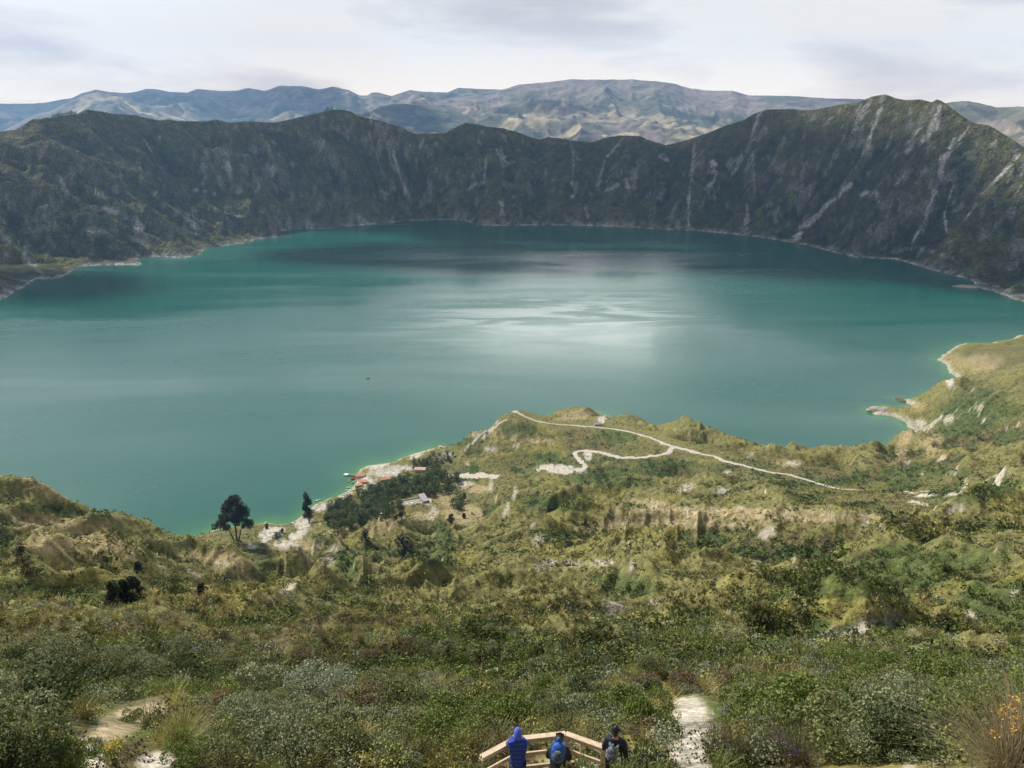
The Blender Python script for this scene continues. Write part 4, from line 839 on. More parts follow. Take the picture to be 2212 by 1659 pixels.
# broad leaved plants that stand in front of the platform
def leafy(u, v, dist, h, n, label, seed, group=None, sc=1):
    rng = np.random.default_rng(seed); d = ray(u, v); d /= np.linalg.norm(d); p = Vector(d*dist)+Vector((0, 0, EYE-h)); e_ = empty('leafy_plant', p)
    V = []; 
    ST = [(rng.normal()*.16, rng.normal()*.12, h*(.65+.4*rng.random())) for _ in range(n)]
    tv = []; tf = []
    for sx, sy, sh_ in ST:
        b = len(tv)
        for q, (zz, w) in enumerate(((0, .012), (sh_, .005))):
            for a in (0, 2.09, 4.19): tv.append((sx*zz/h+w*math.cos(a), sy*zz/h+w*math.sin(a), zz))
        for q in range(3): tf.append((b+q, b+(q+1) % 3, b+3+(q+1) % 3, b+3+q))
        for k in range(26):
            t = .35+.65*k/26; a = k*2.4; l = .12*(1.1-.45*t); el = .5+.6*t
            dr = np.array([math.cos(a)*math.cos(el), math.sin(a)*math.cos(el), math.sin(el)]); sd_ = np.array([-math.sin(a), math.cos(a), 0]); o_ = np.array([sx*t, sy*t, sh_*t])
            V.append([o_, o_+dr*l*.5+sd_*l*.2, o_+dr*l, o_+dr*l*.5-sd_*l*.2])
    link('stems', npmesh('stems', tv, tf), M_twig, e_)
    V = np.array(V); c = jit((.17, .20, .05), len(V), rng, .5, (.07, .12, .04), .35)
    link('foliage', npmesh('foliage', V.reshape(-1, 3), quads(V), c), M_leaf, e_); return tag(e_, label, 'plant', group)
for i, (u, v, dd) in enumerate([(1238,1628,13.6),(1262,1652,13.2),(1290,1640,13.8),(1325,1636,13.9),(1352,1650,13.4),(1385,1640,13.9),(1372,1622,14.4),(1345,1622,14.4),(1405,1650,13.5),(1310,1655,13.0),(1000,1640,14.0),(985,1655,13.6),(1018,1650,13.8),(1032,1640,14.2)]):
    leafy(u, v, dd, .9, 5, 'broad leaved upright plant in front of the wooden railing' if u > 1100 else 'broad leaved plant at the left end of the wooden railing', 60+i, 'leafy plants by the platform' if u > 1100 else 'leafy plants left of the platform')

# ------------------------------------------------------------------ trees
def limb_mesh(segs):
    V = []; Fc = []
    for p0, p1, r0, r1 in segs:
        p0, p1 = Vector(p0), Vector(p1); d = (p1-p0).normalized(); a = d.orthogonal().normalized(); b_ = d.cross(a); k = len(V); N = 7
        for p, r in ((p0, r0), (p1, r1)):
            for i in range(N): q = 6.2832*i/N; V.append(p+a*r*math.cos(q)+b_*r*math.sin(q))
        for i in range(N): Fc.append((k+i, k+(i+1) % N, k+N+(i+1) % N, k+N+i))
    return np.array([tuple(v) for v in V]), np.array(Fc)
def tree(name, loc, segs, puffs, nl, ls, colr, label, group=None, seed=0, a=.5, tip=None, pt=0.0):
    rng = np.random.default_rng(seed); e_ = empty(name, loc)
    tv, tf = limb_mesh(segs); link('trunk', npmesh('trunk', tv, tf, None, True), M_bark, e_)
    tot = sum(p[3]*p[3]*p[4] for p in puffs); V = []
    for x, y, z, r, h in puffs:
        n_ = max(6, int(nl*r*r*h/tot)); d = rng.normal(size=(n_, 3)); d /= np.linalg.norm(d, axis=1, keepdims=True)
        P = np.array([x, y, z])+d*np.array([r, r, h])*(.55+.5*rng.random((n_, 1))); V.append(leaves(P, ls, rng))
    V = np.concatenate(V); link('crown', npmesh('crown', V.reshape(-1, 3), quads(V), jit(colr, len(V), rng, a, tip, pt)), M_leaf, e_)
    return tag(e_, label, 'tree', group)
def fit(o, h, px):
    d = o.location-Vector((0, 0, EYE)); k = F/d.length*math.hypot(d.x, d.y)/d.length; s_ = px/(h*k); o.scale = (s_, s_, s_); return o
rt = random.Random(3)
def puffs(n, z0, z1, R0, pr, prof=lambda t: 1.0, sx=1.0, cx=0, cy=0, rnd=rt):
    o = []
    for i in range(n):
        t = (i+rnd.random())/n; a = rnd.random()*6.28; q = R0*prof(t)*rnd.random()**.5; s = pr*(.7+.6*rnd.random())
        o.append((cx+q*math.cos(a)*sx, cy+q*math.sin(a), z0+(z1-z0)*t, s, s*.75))
    return o
DT = (.030, .040, .022)
p = hit(512, 1169, 500)
segs = [((0,0,-1),(.3,0,11),1.0,.75),((.3,0,11),(-.6,0,24),.75,.5),((-.6,0,24),(-1,0,34),.5,.2),((1,1,-1),(4,1,10),.7,.5),((4,1,10),(9,1,17),.5,.2),((-2,0,-1),(-5,0,9),.7,.5),((-5,0,9),(-10,0,18),.5,.2),((.3,0,14),(7,2,24),.4,.15),((-.3,0,16),(-8,1,26),.4,.15)]
fit(tree('eucalyptus_tree', p, segs, puffs(44,22,39,10.5,3.6,lambda t: 1-.5*t**2)+puffs(16,13,22,6.5,2.9,cx=-12)+puffs(14,13,21,5.5,2.9,cx=11.5)+puffs(14,19,26,11,2.8), 9500, 1.3, DT, 'tallest dark tree with broad open crown and forked trunks on the shore', seed=1, tip=(.075,.08,.03), pt=.3), 41, 84)
p = hit(668, 1127, 500)
fit(tree('eucalyptus_tree', p, [((0,0,-1),(0,0,12),.8,.6),((0,0,12),(-1,0,27),.6,.15),((0,0,8),(4,0,15),.3,.1)], puffs(20,4,29,5.2,2.4,lambda t: 1-.55*t), 3200, 1.1, DT, 'narrow ragged dark tree at the water edge left of the grove', seed=2, tip=(.06,.07,.03), pt=.25), 30, 58)
p = hit(868, 1132, 450)
fit(tree('eucalyptus_tree', p, [((0,0,-1),(0,0,14),.5,.35),((0,0,14),(0,0,22),.35,.1),((-6,0,-1),(-6,0,10),.3,.2)], puffs(12,11,23,4,2.2)+puffs(5,5,12,2,2,cx=-6), 1500, 1.0, DT, 'thin trunked dark tree on the ridge below the stone courtyard', seed=3), 24, 38)
PXH = {792:30, 873:50, 975:24, 1003:16, 1002:10, 440:22, 577:9, 600:8, 610:9, 53:43, 302:24, 248:46, 274:44, 293:50}
for (u, v, h, w, lb) in [(792,1177,13,5.5,'small round dark tree on the slope below the grove'),(873,1206,16,7.5,'dark bushy tree on the crest in the centre of the gully'),(975,1134,9,4.6,'round dark bush at the lower tip of the tan field'),(1003,1082,6,2.6,'small dark bush beside the clump in the tan field'),(1002,1120,4,2.2,'tiny bush alone on the lower tan field'),(440,1300,3.2,1.6,'little dark shrub tree at the gully mouth left of centre'),(577,1142,5,3.4,'low dark bush behind the shore path'),(600,1160,3.5,5,'low spreading bush on the shore terrace'),(610,1152,5,3,'rounded bush on the shore terrace')]:
    _t = tree('small_tree', hit(u, v, 200 if v < 1290 else 100), [((0,0,-1),(0,0,h*.5),.25,.15)], puffs(12,h*.15,h*.95,w*.55,w*.42,lambda t: math.sin(math.pi*min(1,t*.8+.2))), 900, max(.5, h*.07), DT, lb, seed=int(u)); fit(_t, h, PXH[u])
for (u, v, h, w, lb) in [(53,1226,8.4,2.9,'dark pine with rounded crown on the left hillside'),(302,1243,4.9,1.7,'small dark pine right of the crest on the left hillside'),(248,1312,5.4,1.7,'left pine of the close dark group on the left slope'),(274,1304,4.8,1.4,'middle pine of the close dark group on the left slope'),(293,1304,5.6,2.0,'right and tallest pine of the close dark group on the left slope')]:
    rt2 = random.Random(int(u)); s_ = []
    for i in range(14): z_ = h*(.12+.75*i/14); a = i*2.4; s_.append(((0,0,z_),(w*.8*(1-i/16)*math.cos(a), w*.8*(1-i/16)*math.sin(a), z_+h*.06),.05,.02))
    _t = tree('pine_tree', hit(u, v, 90), [((0,0,-.5),(0,0,h*.92),.16,.04)]+s_, puffs(22,h*.14,h*.97,w,w*.38,lambda t: (1-t)**.6*.95+.05, rnd=rt2), 3200, .26, (.022,.032,.018), lb, seed=int(u), a=.6); fit(_t, h, PXH[u])
# the grove behind the beach
def grove_proto(k):
    rr_ = random.Random(k); h = 9+rr_.random()*3
    return tree('grove_tree', Vector((0,0,0)), [((0,0,-2),(0,0,h*.6),.3,.2)], puffs(14,h*.1,h*.9,3.2,2.1,lambda t: math.sin(math.pi*min(1,.35+.65*t))**.6+.1, rnd=rr_), 460, 1.0, (.080,.115,.036) if k % 2 else (.060,.092,.034), 'dark green tree in the dense grove behind the beach', 'trees of the grove behind the beach', seed=k, tip=(.17,.20,.07), pt=.25)
GP = [grove_proto(k) for k in range(5)]
polyA = np.array([(690,1128),(715,1098),(752,1078),(800,1056),(850,1040),(880,1028),(930,1022),(975,1026),(992,1040),(980,1060),(930,1072),(900,1072),(868,1082),(852,1108),(820,1122),(775,1140),(735,1146),(705,1140)], float)
polyB = np.array([(885,1004),(915,988),(960,978),(985,982),(985,1000),(940,1012),(900,1014)], float)
polyC = np.array([(966,1098),(978,1080),(1000,1084),(1000,1098),(985,1106)], float)
placed = []; used = 0
for poly, N, lb, gp in ((polyA, 175, None, None), (polyB, 22, 'dark low tree beside the pink roofed building', 'low trees around the pink roofed building'), (polyC, 7, 'dark tree of the small clump in the tan field', 'clump in the tan field')):
    x0, y0 = poly.min(0); x1, y1 = poly.max(0); c_ = 0; tries = 0
    while c_ < N and tries < 9000:
        tries += 1; u, v = rt.uniform(x0, x1), rt.uniform(y0, y1)
        if not inside(np.array([u]), np.array([v]), poly)[0]: continue
        p = hit(u, v+3, 450)
        if any((p-q).length < 3.2 for q in placed) or p.z < 1: continue
        placed.append(p); src = GP[used % 5]
        o = src if used < 5 else copy_tree(src)
        used += 1; o.location = p; o.rotation_euler[2] = rt.random()*6.28; s_ = rt.uniform(.6, 1.2)*(.75 if poly is polyB else 1); o.scale = (s_, s_, s_)
        if lb: o['label'] = lb; o['group'] = gp
        c_ += 1
print('grove', used)
# trees on the far rim
for i in range(17):
    if i < 14: u, hgt, lb, gp = 112+i*4.0, rt.uniform(9, 17), 'tiny dark tree in the row on the left rim skyline', 'row of trees on the left rim'
    else: u, hgt, lb, gp = (704, 709, 717)[i-14], (11, 17, 15)[i-14], 'tiny dark tree on the central left peak of the rim', 'trees on the rim peak'
    a, g = azg(u, 250); r = np.interp(a, RA, RR)+4; z = np.interp(a, RA, RZ); o = copy_tree(GP[i % 5]); s_ = hgt/11
    o.location = (r*math.sin(a), r*math.cos(a), z-2); o.scale = (s_*.9, s_*.9, s_); o['label'] = lb; o['group'] = gp; o['category'] = 'tree'
# ------------------------------------------------------------------ small built things
def box(bm_, c, s, rz=0.0, rx=0.0, bev=0.0):
    r_ = bmesh.ops.create_cube(bm_, size=1.0); vs_ = r_['verts']
    M = Matrix.Translation(Vector(c)) @ Matrix.Rotation(rz, 4, 'Z') @ Matrix.Rotation(rx, 4, 'X') @ Matrix.Diagonal((s[0], s[1], s[2], 1))
    bmesh.ops.transform(bm_, matrix=M, verts=vs_)
    if bev: bmesh.ops.bevel(bm_, geom=list({e2 for v in vs_ for e2 in v.link_edges}), offset=bev, segments=2, affect='EDGES', profile=.7)
def beam(bm_, a, b, w, h, bev=0.006):
    a, b = Vector(a), Vector(b); d = b-a; r_ = bmesh.ops.create_cube(bm_, size=1.0); vs_ = r_['verts']
    q = d.to_track_quat('Y', 'Z').to_matrix().to_4x4()
    bmesh.ops.transform(bm_, matrix=Matrix.Translation((a+b)/2) @ q @ Matrix.Diagonal((w, d.length, h, 1)), verts=vs_)
    if bev: bmesh.ops.bevel(bm_, geom=list({e2 for v in vs_ for e2 in v.link_edges}), offset=bev, segments=1, affect='EDGES')
def bobj(name, fn, mat, parent=None, loc=None, rz=0, sc=None):
    b_ = bmesh.new(); fn(b_); me = bpy.data.meshes.new(name); b_.to_mesh(me); b_.free(); return link(name, me, mat, parent, loc, rz, sc)
def gable(bm_, w, d, h0, h1, ov=.4, th=.18):
    """gabled roof shell with overhang and thickness, ridge along x"""
    for s_ in (-1, 1):
        run = d/2+ov; sl_ = math.atan2(h1-h0, d/2); L_ = run/math.cos(sl_)
        box(bm_, (0, s_*run/2, h1-(run/2)*math.tan(sl_)+th/2), (w+2*ov, L_+.02, th), 0, -s_*sl_)
def hut(u, v, w, d, hw, hr, rz, roofm, wallm, label, cat='hut', name='hut', rmin=500, open_=False):
    p = hit(u, v, rmin); e_ = empty(name, p, rz)
    if open_:
        for sx in (-1, 1):
            for sy in (-1, 1): bobj('post', lambda b_: box(b_, (sx*w*.44, sy*d*.42, hw/2-.3), (.2, .2, hw+.6)), M_darkw, e_)
        bobj('counter', lambda b_: box(b_, (0, d*.2, .5), (w*.7, .5, 1.0)), M_darkw, e_)
    else:
        def wl_(b_):
            box(b_, (0, 0, hw/2-.5), (w, d, hw+1)); 
            V_ = [b_.verts.new(q) for q in ((-w/2,-d/2+.01,hw),(-w/2,d/2-.01,hw),(-w/2,0,hr-.05),(w/2,-d/2+.01,hw),(w/2,d/2-.01,hw),(w/2,0,hr-.05))]
            for f in ((0,1,2),(3,5,4),(0,2,5,3),(1,4,5,2)): b_.faces.new([V_[i] for i in f])
        bobj('wall', wl_, wallm, e_)
        bobj('door', lambda b_: box(b_, (-w*.2, -d/2-.03, 1.0), (1.0, .06, 2.0)), M_darkw, e_)
        bobj('window', lambda b_: box(b_, (w*.2, -d/2-.03, 1.5), (1.2, .06, .9)), M_greyroof, e_)
    bobj('roof', lambda b_: gable(b_, w, d, hw, hr), roofm, e_); return tag(e_, label, cat)
M_pinkroof = simple('faded_pink_roof', (0.62, 0.38, 0.32), .85, .2, .8)
hut(779, 1030, 9, 6, 2.6, 4.0, .15, M_rooft, M_plaster, 'orange roofed hut at the shore end of the pier')
hut(784, 1043, 8.5, 5.5, 2.6, 3.9, -.1, M_rooft, M_plaster, 'orange roofed open shelter nearest the red boat on the beach', open_=True)
hut(774, 1051, 7.5, 5.5, 2.6, 3.8, .35, M_pinkroof, M_plaster, 'salmon roofed hut lowest on the beach by the water')
hut(828, 1039, 6, 4, 2.4, 3.4, .2, M_rooft, M_plaster, 'orange roofed stall partly behind the grove trees')
hut(841, 1037, 6, 4, 2.4, 3.5, -.2, M_rooft, M_plaster, 'second orange stall at the grove edge right of the first', open_=True)
hut(908, 1017, 12, 6.5, 2.8, 4.0, -.05, M_pinkroof, M_plaster, 'long pink roofed building behind the grove', cat='building', name='building')
hut(1290, 919, 8, 5, 2.4, 3.6, .2, M_greyroof, M_stone, 'grey roofed hut at the foot of the promontory')
# stone courtyard with a lean-to roof
def courtyard():
    p = hit(897, 1087, 500); e_ = empty('stone_courtyard', p+Vector((0, 0, .3)), .42)
    bobj('terrace', lambda b_: box(b_, (0, 0, -.6), (26, 17, 1.6)), M_stone, e_)
    def w_(b_):
        for c, s_ in (((0, -8.6, .3), (26.4, .5, 2.2)), ((13.3, 0, .4), (.5, 16.6, 2.0)), ((0, 8.6, .4), (26.4, .5, 2.0))): box(b_, c, s_)
    bobj('wall', w_, M_plaster, e_)
    bobj('roof', lambda b_: box(b_, (9.5, 2.5, 3.0), (6.5, 16, .3), 0, .04), M_greyroof, e_)
    for y_ in (-4, 2, 9.5): bobj('post', lambda b_: box(b_, (6.6, y_, 1.6), (.35, .35, 3.0)), M_darkw, e_)
    for cx_, cy_, r_ in ((-3, 1, 2.4), (-8, 2, 2.0), (-5.5, -4.5, 2.0), (1.5, -3.8, 2.0)):
        def ring(b_):
            bmesh.ops.create_cone(b_, cap_ends=False, segments=20, radius1=r_, radius2=r_*.97, depth=.35, matrix=Matrix.Translation((cx_, cy_, .36)))
            bmesh.ops.create_cone(b_, cap_ends=True, segments=20, radius1=r_*.5, radius2=r_*.5, depth=.25, matrix=Matrix.Translation((cx_, cy_, .33)))
        bobj('stone_ring', ring, M_white, e_)
    return tag(e_, 'stone paved courtyard with low walls rings and grey roof strip below the grove', 'courtyard')
courtyard()
# pier
def pier():
    x0, y0 = at_z(778, 1031, .8); x1, y1 = at_z(746, 1024.5, .8); d = Vector((x1-x0, y1-y0, 0)); Lp = d.length; e_ = empty('pier', (x0, y0, 0), math.atan2(d.y, d.x))
    bobj('deck', lambda b_: box(b_, (Lp/2, 0, .8), (Lp, 2.2, .2)), M_darkw, e_)
    bobj('platform', lambda b_: box(b_, (Lp-1, 0, .95), (5, 4.2, .18)), M_white, e_)
    for i in range(6): bobj('post', lambda b_: box(b_, (Lp*(i+.5)/6, 1.15, .1), (.25, .25, 2.6)), M_darkw, e_)
    bobj('railing', lambda b_: box(b_, (Lp/2, -1.05, 1.8), (Lp, .12, .12)), M_white, e_)
    return tag(e_, 'narrow wooden pier with pale landing running into the lake', 'pier')
pier()
def boat(loc, Lb, wb, rz, mat, label, name='boat', cat='boat', group=None, seat=True):
    e_ = empty(name, loc, rz); n = 14; V = []; Fc = []
    for i in range(n+1):
        t = i/n; k = math.sin(math.pi*min(1, max(0, .04+.92*t)))**.6*wb/2; sheer = .55+.25*(2*t-1)**2
        for (a, z) in ((-1, sheer), (-.75, .1), (0, -.12), (.75, .1), (1, sheer), (.88, sheer-.02), (.6, .22), (-.6, .22), (-.88, sheer-.02)): V.append(((t-.5)*Lb, a*k, z*wb*.7))
    for i in range(n):
        for j in range(9): a = i*9+j; b_ = i*9+(j+1) % 9; Fc.append((a, b_, b_+9, a+9))
    link('hull', npmesh('hull', V, Fc, None, True), mat, e_)
    if seat:
        for x_ in (-.18, .15): bobj('seat', lambda b_: box(b_, (x_*Lb, 0, .3*wb), (.25, wb*.8, .06)), M_darkw, e_)
    return tag(e_, label, cat, group)
M_red = simple('red_paint', (.5, .05, .04), .5, .1, 2); M_green = simple('pale_green_paint', (.45, .6, .5), .5, .1, 2); M_yel = simple('yellow_plastic', (.6, .5, .1), .5, .1, 2)
def wz(u, v, z=0.05): x, y = at_z(u, v, z); return Vector((x, y, z))
boat(wz(766, 1034.5), 8, 2.6, .6, M_red, 'red boat moored below the pier'); boat(wz(765, 1042), 8, 2.2, .9, M_green, 'pale green boat lying at the beach below the red boat')
boat(wz(685.5, 1081.5), 7, 1.6, .55, M_white, 'white canoe afloat off the shore left of the grove', 'canoe', 'canoe'); boat(wz(574.5, 1129), 3.5, 1.8, 1.2, M_white, 'little white boat close to the shore right of the tall tree')
boat(wz(795, 818), 4.5, 1.8, .4, M_darkw, 'single tiny dark boat alone on the open lake')
boat(wz(754, 1041), 4.5, 1.2, .8, M_yel, 'yellow kayak afloat off the beach huts', 'kayak', 'kayak')
for i, (u, v) in enumerate([(752,1056),(756,1058.5),(748,1061),(753,1063.5),(744,1066),(750,1068),(759,1054),(741,1070)]):
    p = hit(u, v, 600); p.z = max(p.z, .2)+.25; boat(p, 4.6, 1.1, .5+.1*(i % 3), M_white, 'white kayak drawn up on the sand with others beside it', 'kayak', 'kayak', 'white kayaks on the beach', seat=False)
def parasol(u, v):
    p = hit(u, v, 500); e_ = empty('parasol', p)
    bobj('pole', lambda b_: box(b_, (0, 0, 1.2), (.1, .1, 2.6)), M_white, e_)
    bobj('canopy', lambda b_: bmesh.ops.create_cone(b_, cap_ends=True, segments=8, radius1=2.1, radius2=.05, depth=.9, matrix=Matrix.Translation((0, 0, 2.7))), simple('turquoise_cloth', (.2, .5, .45), .7), e_)
    tag(e_, 'turquoise parasol on the sand at the grove edge', 'parasol')
parasol(810, 1049)
# rocks that stand in or beside the water
def rock_obj(loc, s, label, seed, mat=None, group=None):
    b_ = bmesh.new(); bmesh.ops.create_icosphere(b_, subdivisions=4, radius=1); rng_ = np.random.default_rng(seed)
    co = np.array([v.co[:] for v in b_.verts]); f1 = fbm(co[:, 0]*1.7+seed, co[:, 1]*1.7+co[:, 2]*1.3, 4, seed); f2 = ridged(co[:, 0]*3+co[:, 2]*2, co[:, 1]*3-co[:, 2], 3, seed+1)
    for v, a, c in zip(b_.verts, f1, f2): v.co = Vector(v.co)*(.55+.7*a+.25*c)
    me = bpy.data.meshes.new('rock'); b_.to_mesh(me); b_.free(); o = link('rock', me, mat or M_stone, loc=loc, sc=s); o.rotation_euler[2] = seed; return tag(o, label, 'rock', group)
rock_obj(wz(1903, 888, 1), (17, 10, 5), 'grey rocky point at the tip of the right headland', 3); rock_obj(wz(1888, 886, .5), (10, 7, 4), 'low outermost rock of the right headland point', 4)
rock_obj(wz(1946, 864, .5), (10, 4, 2.5), 'thin dark rock just off the right shore above the rocky point', 5, M_darkw)
rock_obj(wz(2088, 620.5, .5), (26, 9, 5), 'small pale islet off the far right shore', 6)
rock_obj(wz(1308, 910, .5), (8, 14, 7), 'grey rock face at the water side of the tan promontory', 7)
rock_obj(hit(963, 938, 500), (7, 6, 9), 'pale rock pinnacle on the shore bluff left of the peninsula', 8); rock_obj(hit(1018, 926, 500), (8, 6, 5), 'pale rock knob on the ridge right of the pinnacle', 9)
# ------------------------------------------------------------------ railing and platform
rail = empty('wooden_railing', (0, 0, DECK))
def dv(u, v, h):      # point of the railing at height h above the deck, seen at (u, v)
    x, y = at_z(u, v, DECK+h); return Vector((x, y, h))
A0 = dv(1222, 1585, 1.05); A1 = dv(1112, 1597, 1.05); A2 = dv(1039, 1636, 1.05); A3 = dv(1303, 1614, 1.05); A4 = dv(1330, 1660, 1.05)
Lw = 0.14
def rails(a, b, i):
    z = Vector((0, 0, 1)); 
    bobj('top_rail', lambda b_: beam(b_, a, b, .13, .045), M_woodr, rail)
    bobj('top_rail_support', lambda b_: beam(b_, a-z*.07, b-z*.07, .045, .09), M_woodr, rail)
    bobj('mid_rail', lambda b_: beam(b_, a-z*.42, b-z*.42, .045, .09), M_woodr, rail)
    bobj('low_rail', lambda b_: beam(b_, a-z*.78, b-z*.78, .045, .09), M_woodr, rail)
rails(A1, A0, 0); rails(A2, A1, 1); rails(A0, A3, 2)
for q in (A0, A1, A2, A3): bobj('post', lambda b_: box(b_, (q.x, q.y-.02, q.z/2-.25), (.095, .095, q.z+.45), 0, 0, .006), M_woodr, rail)
tag(rail, 'pale new timber railing with three rails around the lookout platform', 'railing')
plat = empty('lookout_platform', (0, 0, DECK))
def planks(b_):
    for i in range(17):
        y = 13.0-i*.15; x0 = -.75-.0*i; x1 = 1.95
        box(b_, ((x0+x1)/2, y, -.03+.002*(i % 3)), (x1-x0, .14, .04), 0, 0, .004)
bobj('floorboards', planks, simple('grey_boards', (.50, .44, .36), .85, .2, 5), plat)
bobj('joist', lambda b_: box(b_, (.6, 13.02, -.14), (2.7, .05, .16)), M_woodr, plat)
tag(plat, 'small wooden lookout platform floor inside the railing', 'platform')
# ------------------------------------------------------------------ people
def skinobj(name, V, Ed, Rr, mat, parent, sub=2):
    me = bpy.data.meshes.new(name); me.from_pydata([tuple(v) for v in V], Ed, []); o = link(name, me, mat, parent)
    sk = o.modifiers.new('skin', 'SKIN'); sk.use_smooth_shade = True
    for i, d in enumerate(me.skin_vertices[0].data):
        r_ = Rr[i]; d.radius = r_ if isinstance(r_, tuple) else (r_, r_); d.use_root = (i == 0)
    sb = o.modifiers.new('sub', 'SUBSURF'); sb.levels = sub; sb.render_levels = sub
    dg = bpy.context.evaluated_depsgraph_get(); ev = o.evaluated_get(dg); m2 = bpy.data.meshes.new_from_object(ev); o.modifiers.clear(); old = o.data; o.data = m2; bpy.data.meshes.remove(old)
    if len(m2.materials) == 0: m2.materials.append(mat)
    m2.polygons.foreach_set('use_smooth', np.ones(len(m2.polygons), bool)); return o
M_skin = simple('skin', (.52, .30, .20), .55, .08, 20, .3)
def person(loc, rz, J, mats, label, hood=False, hair=True, glasses=False, jacket_puff=0.0, scale=.92):
    """J: joint positions. one continuous body; jacket, trousers, shoes and hair are its children"""
    e_ = empty('person', loc, rz, scale); V = []; Ed = []; Rd = []
    def add(p, r, prev=None):
        V.append(Vector(p)); Rd.append(r); 
        if prev is not None: Ed.append((prev, len(V)-1))
        return len(V)-1
    pel = add(J['pelvis'], (.155, .115)); wa = add(Vector(J['pelvis']).lerp(Vector(J['chest']), .45), (.13, .10), pel); ch = add(J['chest'], (.165, .115), wa); nk0 = add(J['neck'], (.065, .06), ch)
    hd = Vector(J['head']); fw = Vector(J.get('face', (0, 1, 0))).normalized(); up = (hd-Vector(J['neck'])).normalized()
    h1 = add(hd-up*.05, (.068, .075), nk0); h2 = add(hd+up*.03+fw*.01, (.080, .092), h1); h3 = add(hd+up*.10, (.062, .075), h2); add(hd+up*.135, (.03, .035), h3)
    ns = add(hd+fw*.098-up*.0, .013, h2)
    for s_, k in ((-1, 'l'), (1, 'r')):
        sh_ = add(J['sho_'+k], .058, ch); el = add(J['elb_'+k], .042, sh_); wr = add(J['wri_'+k], .028, el)
        d = (Vector(J['wri_'+k])-Vector(J['elb_'+k])).normalized(); pm = add(Vector(J['wri_'+k])+d*.07, (.036, .018), wr); side = d.cross(Vector((0, 0, 1))).normalized()
        for f in range(4):
            b0 = Vector(V[pm])+d*.02+side*(f-1.5)*.018; k1 = add(b0+d*.035, .009, pm); add(b0+d*(.065+.008*(1.5-abs(f-1.5)))-Vector((0, 0, .02)), .008, k1)
        t0 = add(Vector(V[pm])-d*.02-side*.045*s_, .010, pm); add(Vector(V[t0])+d*.04, .009, t0)
        hp = add(J['hip_'+k], .088, pel); kn = add(J['kne_'+k], .060, hp); an = add(J['ank_'+k], .040, kn); add(Vector(J['ank_'+k])+Vector((0, .15, -.05)), .035, an)
    skinobj('body', V, Ed, Rd, M_skin, e_)
    # jacket
    V = []; Ed = []; Rd = []
    jl0 = add(Vector(J['pelvis'])+Vector((0, 0, -.13)), (.188, .150)); jl = add(Vector(J['pelvis'])+Vector((0, 0, -.02)), (.188, .148), jl0); jp = add(Vector(J['pelvis']).lerp(Vector(J['chest']), .3), (.185+jacket_puff, .145+jacket_puff), jl); jc = add(J['chest'], (.195+jacket_puff, .145+jacket_puff), jp); jn = add(Vector(J['neck'])-Vector((0, 0, .01)), (.088, .082), jc)
    for k in 'lr':
        a = add(J['sho_'+k], .085+jacket_puff*.6, jc); b_ = add(J['elb_'+k], .064+jacket_puff*.6, a); add(Vector(J['elb_'+k]).lerp(Vector(J['wri_'+k]), .93), .046, b_)
    jk = skinobj('jacket', V, Ed, Rd, mats['jacket'], e_)
    if hood:
        V = []; Ed = []; Rd = []
        a = add(Vector(J['neck'])-up*.02-fw*.01, (.10, .10)); b_ = add(hd-up*.02-fw*.02, (.108, .115), a); c_ = add(hd+up*.10-fw*.02, (.085, .095), b_); add(hd+up*.16-fw*.02, (.035, .04), c_)
        skinobj('hood', V, Ed, Rd, mats['hood'], e_)
    # trousers
    V = []; Ed = []; Rd = []
    a = add(Vector(J['pelvis'])+Vector((0, 0, .03)), (.165, .125))
    for k in 'lr': b_ = add(J['hip_'+k], .108, a); c_ = add(J['kne_'+k], .078, b_); add(Vector(J['ank_'+k])+Vector((0, 0, .03)), .062, c_)
    skinobj('trousers', V, Ed, Rd, mats['trousers'], e_)
    for k in 'lr':
        V = []; Ed = []; Rd = []; q = Vector(J['ank_'+k]); a = add(q+Vector((0, -.03, -.03)), .05); b_ = add(q+Vector((0, .07, -.055)), .048, a); add(q+Vector((0, .19, -.065)), .040, b_); skinobj('shoe', V, Ed, Rd, mats['shoe'], e_, 1)
    if hair:
        V = []; Ed = []; Rd = []; a = add(hd+up*.04-fw*.035, (.092, .088)); b_ = add(hd+up*.10-fw*.015, (.080, .086), a); c_ = add(hd+up*.145-fw*.01, (.055, .06), b_); add(hd+up*.165-fw*.01, (.02, .02), c_); d_ = add(hd-up*.03-fw*.05, (.066, .055), a); add(hd-up*.07-fw*.055, (.035, .03), d_); skinobj('hair', V, Ed, Rd, mats['hair'], e_)
    if glasses:
        sd_ = fw.cross(up).normalized()
        def gl_(b_):
            for s_ in (-1, 1): beam(b_, hd+fw*.098+up*.03+sd_*s_*.012, hd+fw*.092+up*.03+sd_*s_*.065, .008, .035, 0); beam(b_, hd+fw*.09+up*.035+sd_*s_*.075, hd-fw*.01+up*.03+sd_*s_*.092, .006, .008, 0)
        bobj('glasses', gl_, mats['hair'], e_)
    tag(e_, label, 'person'); return e_
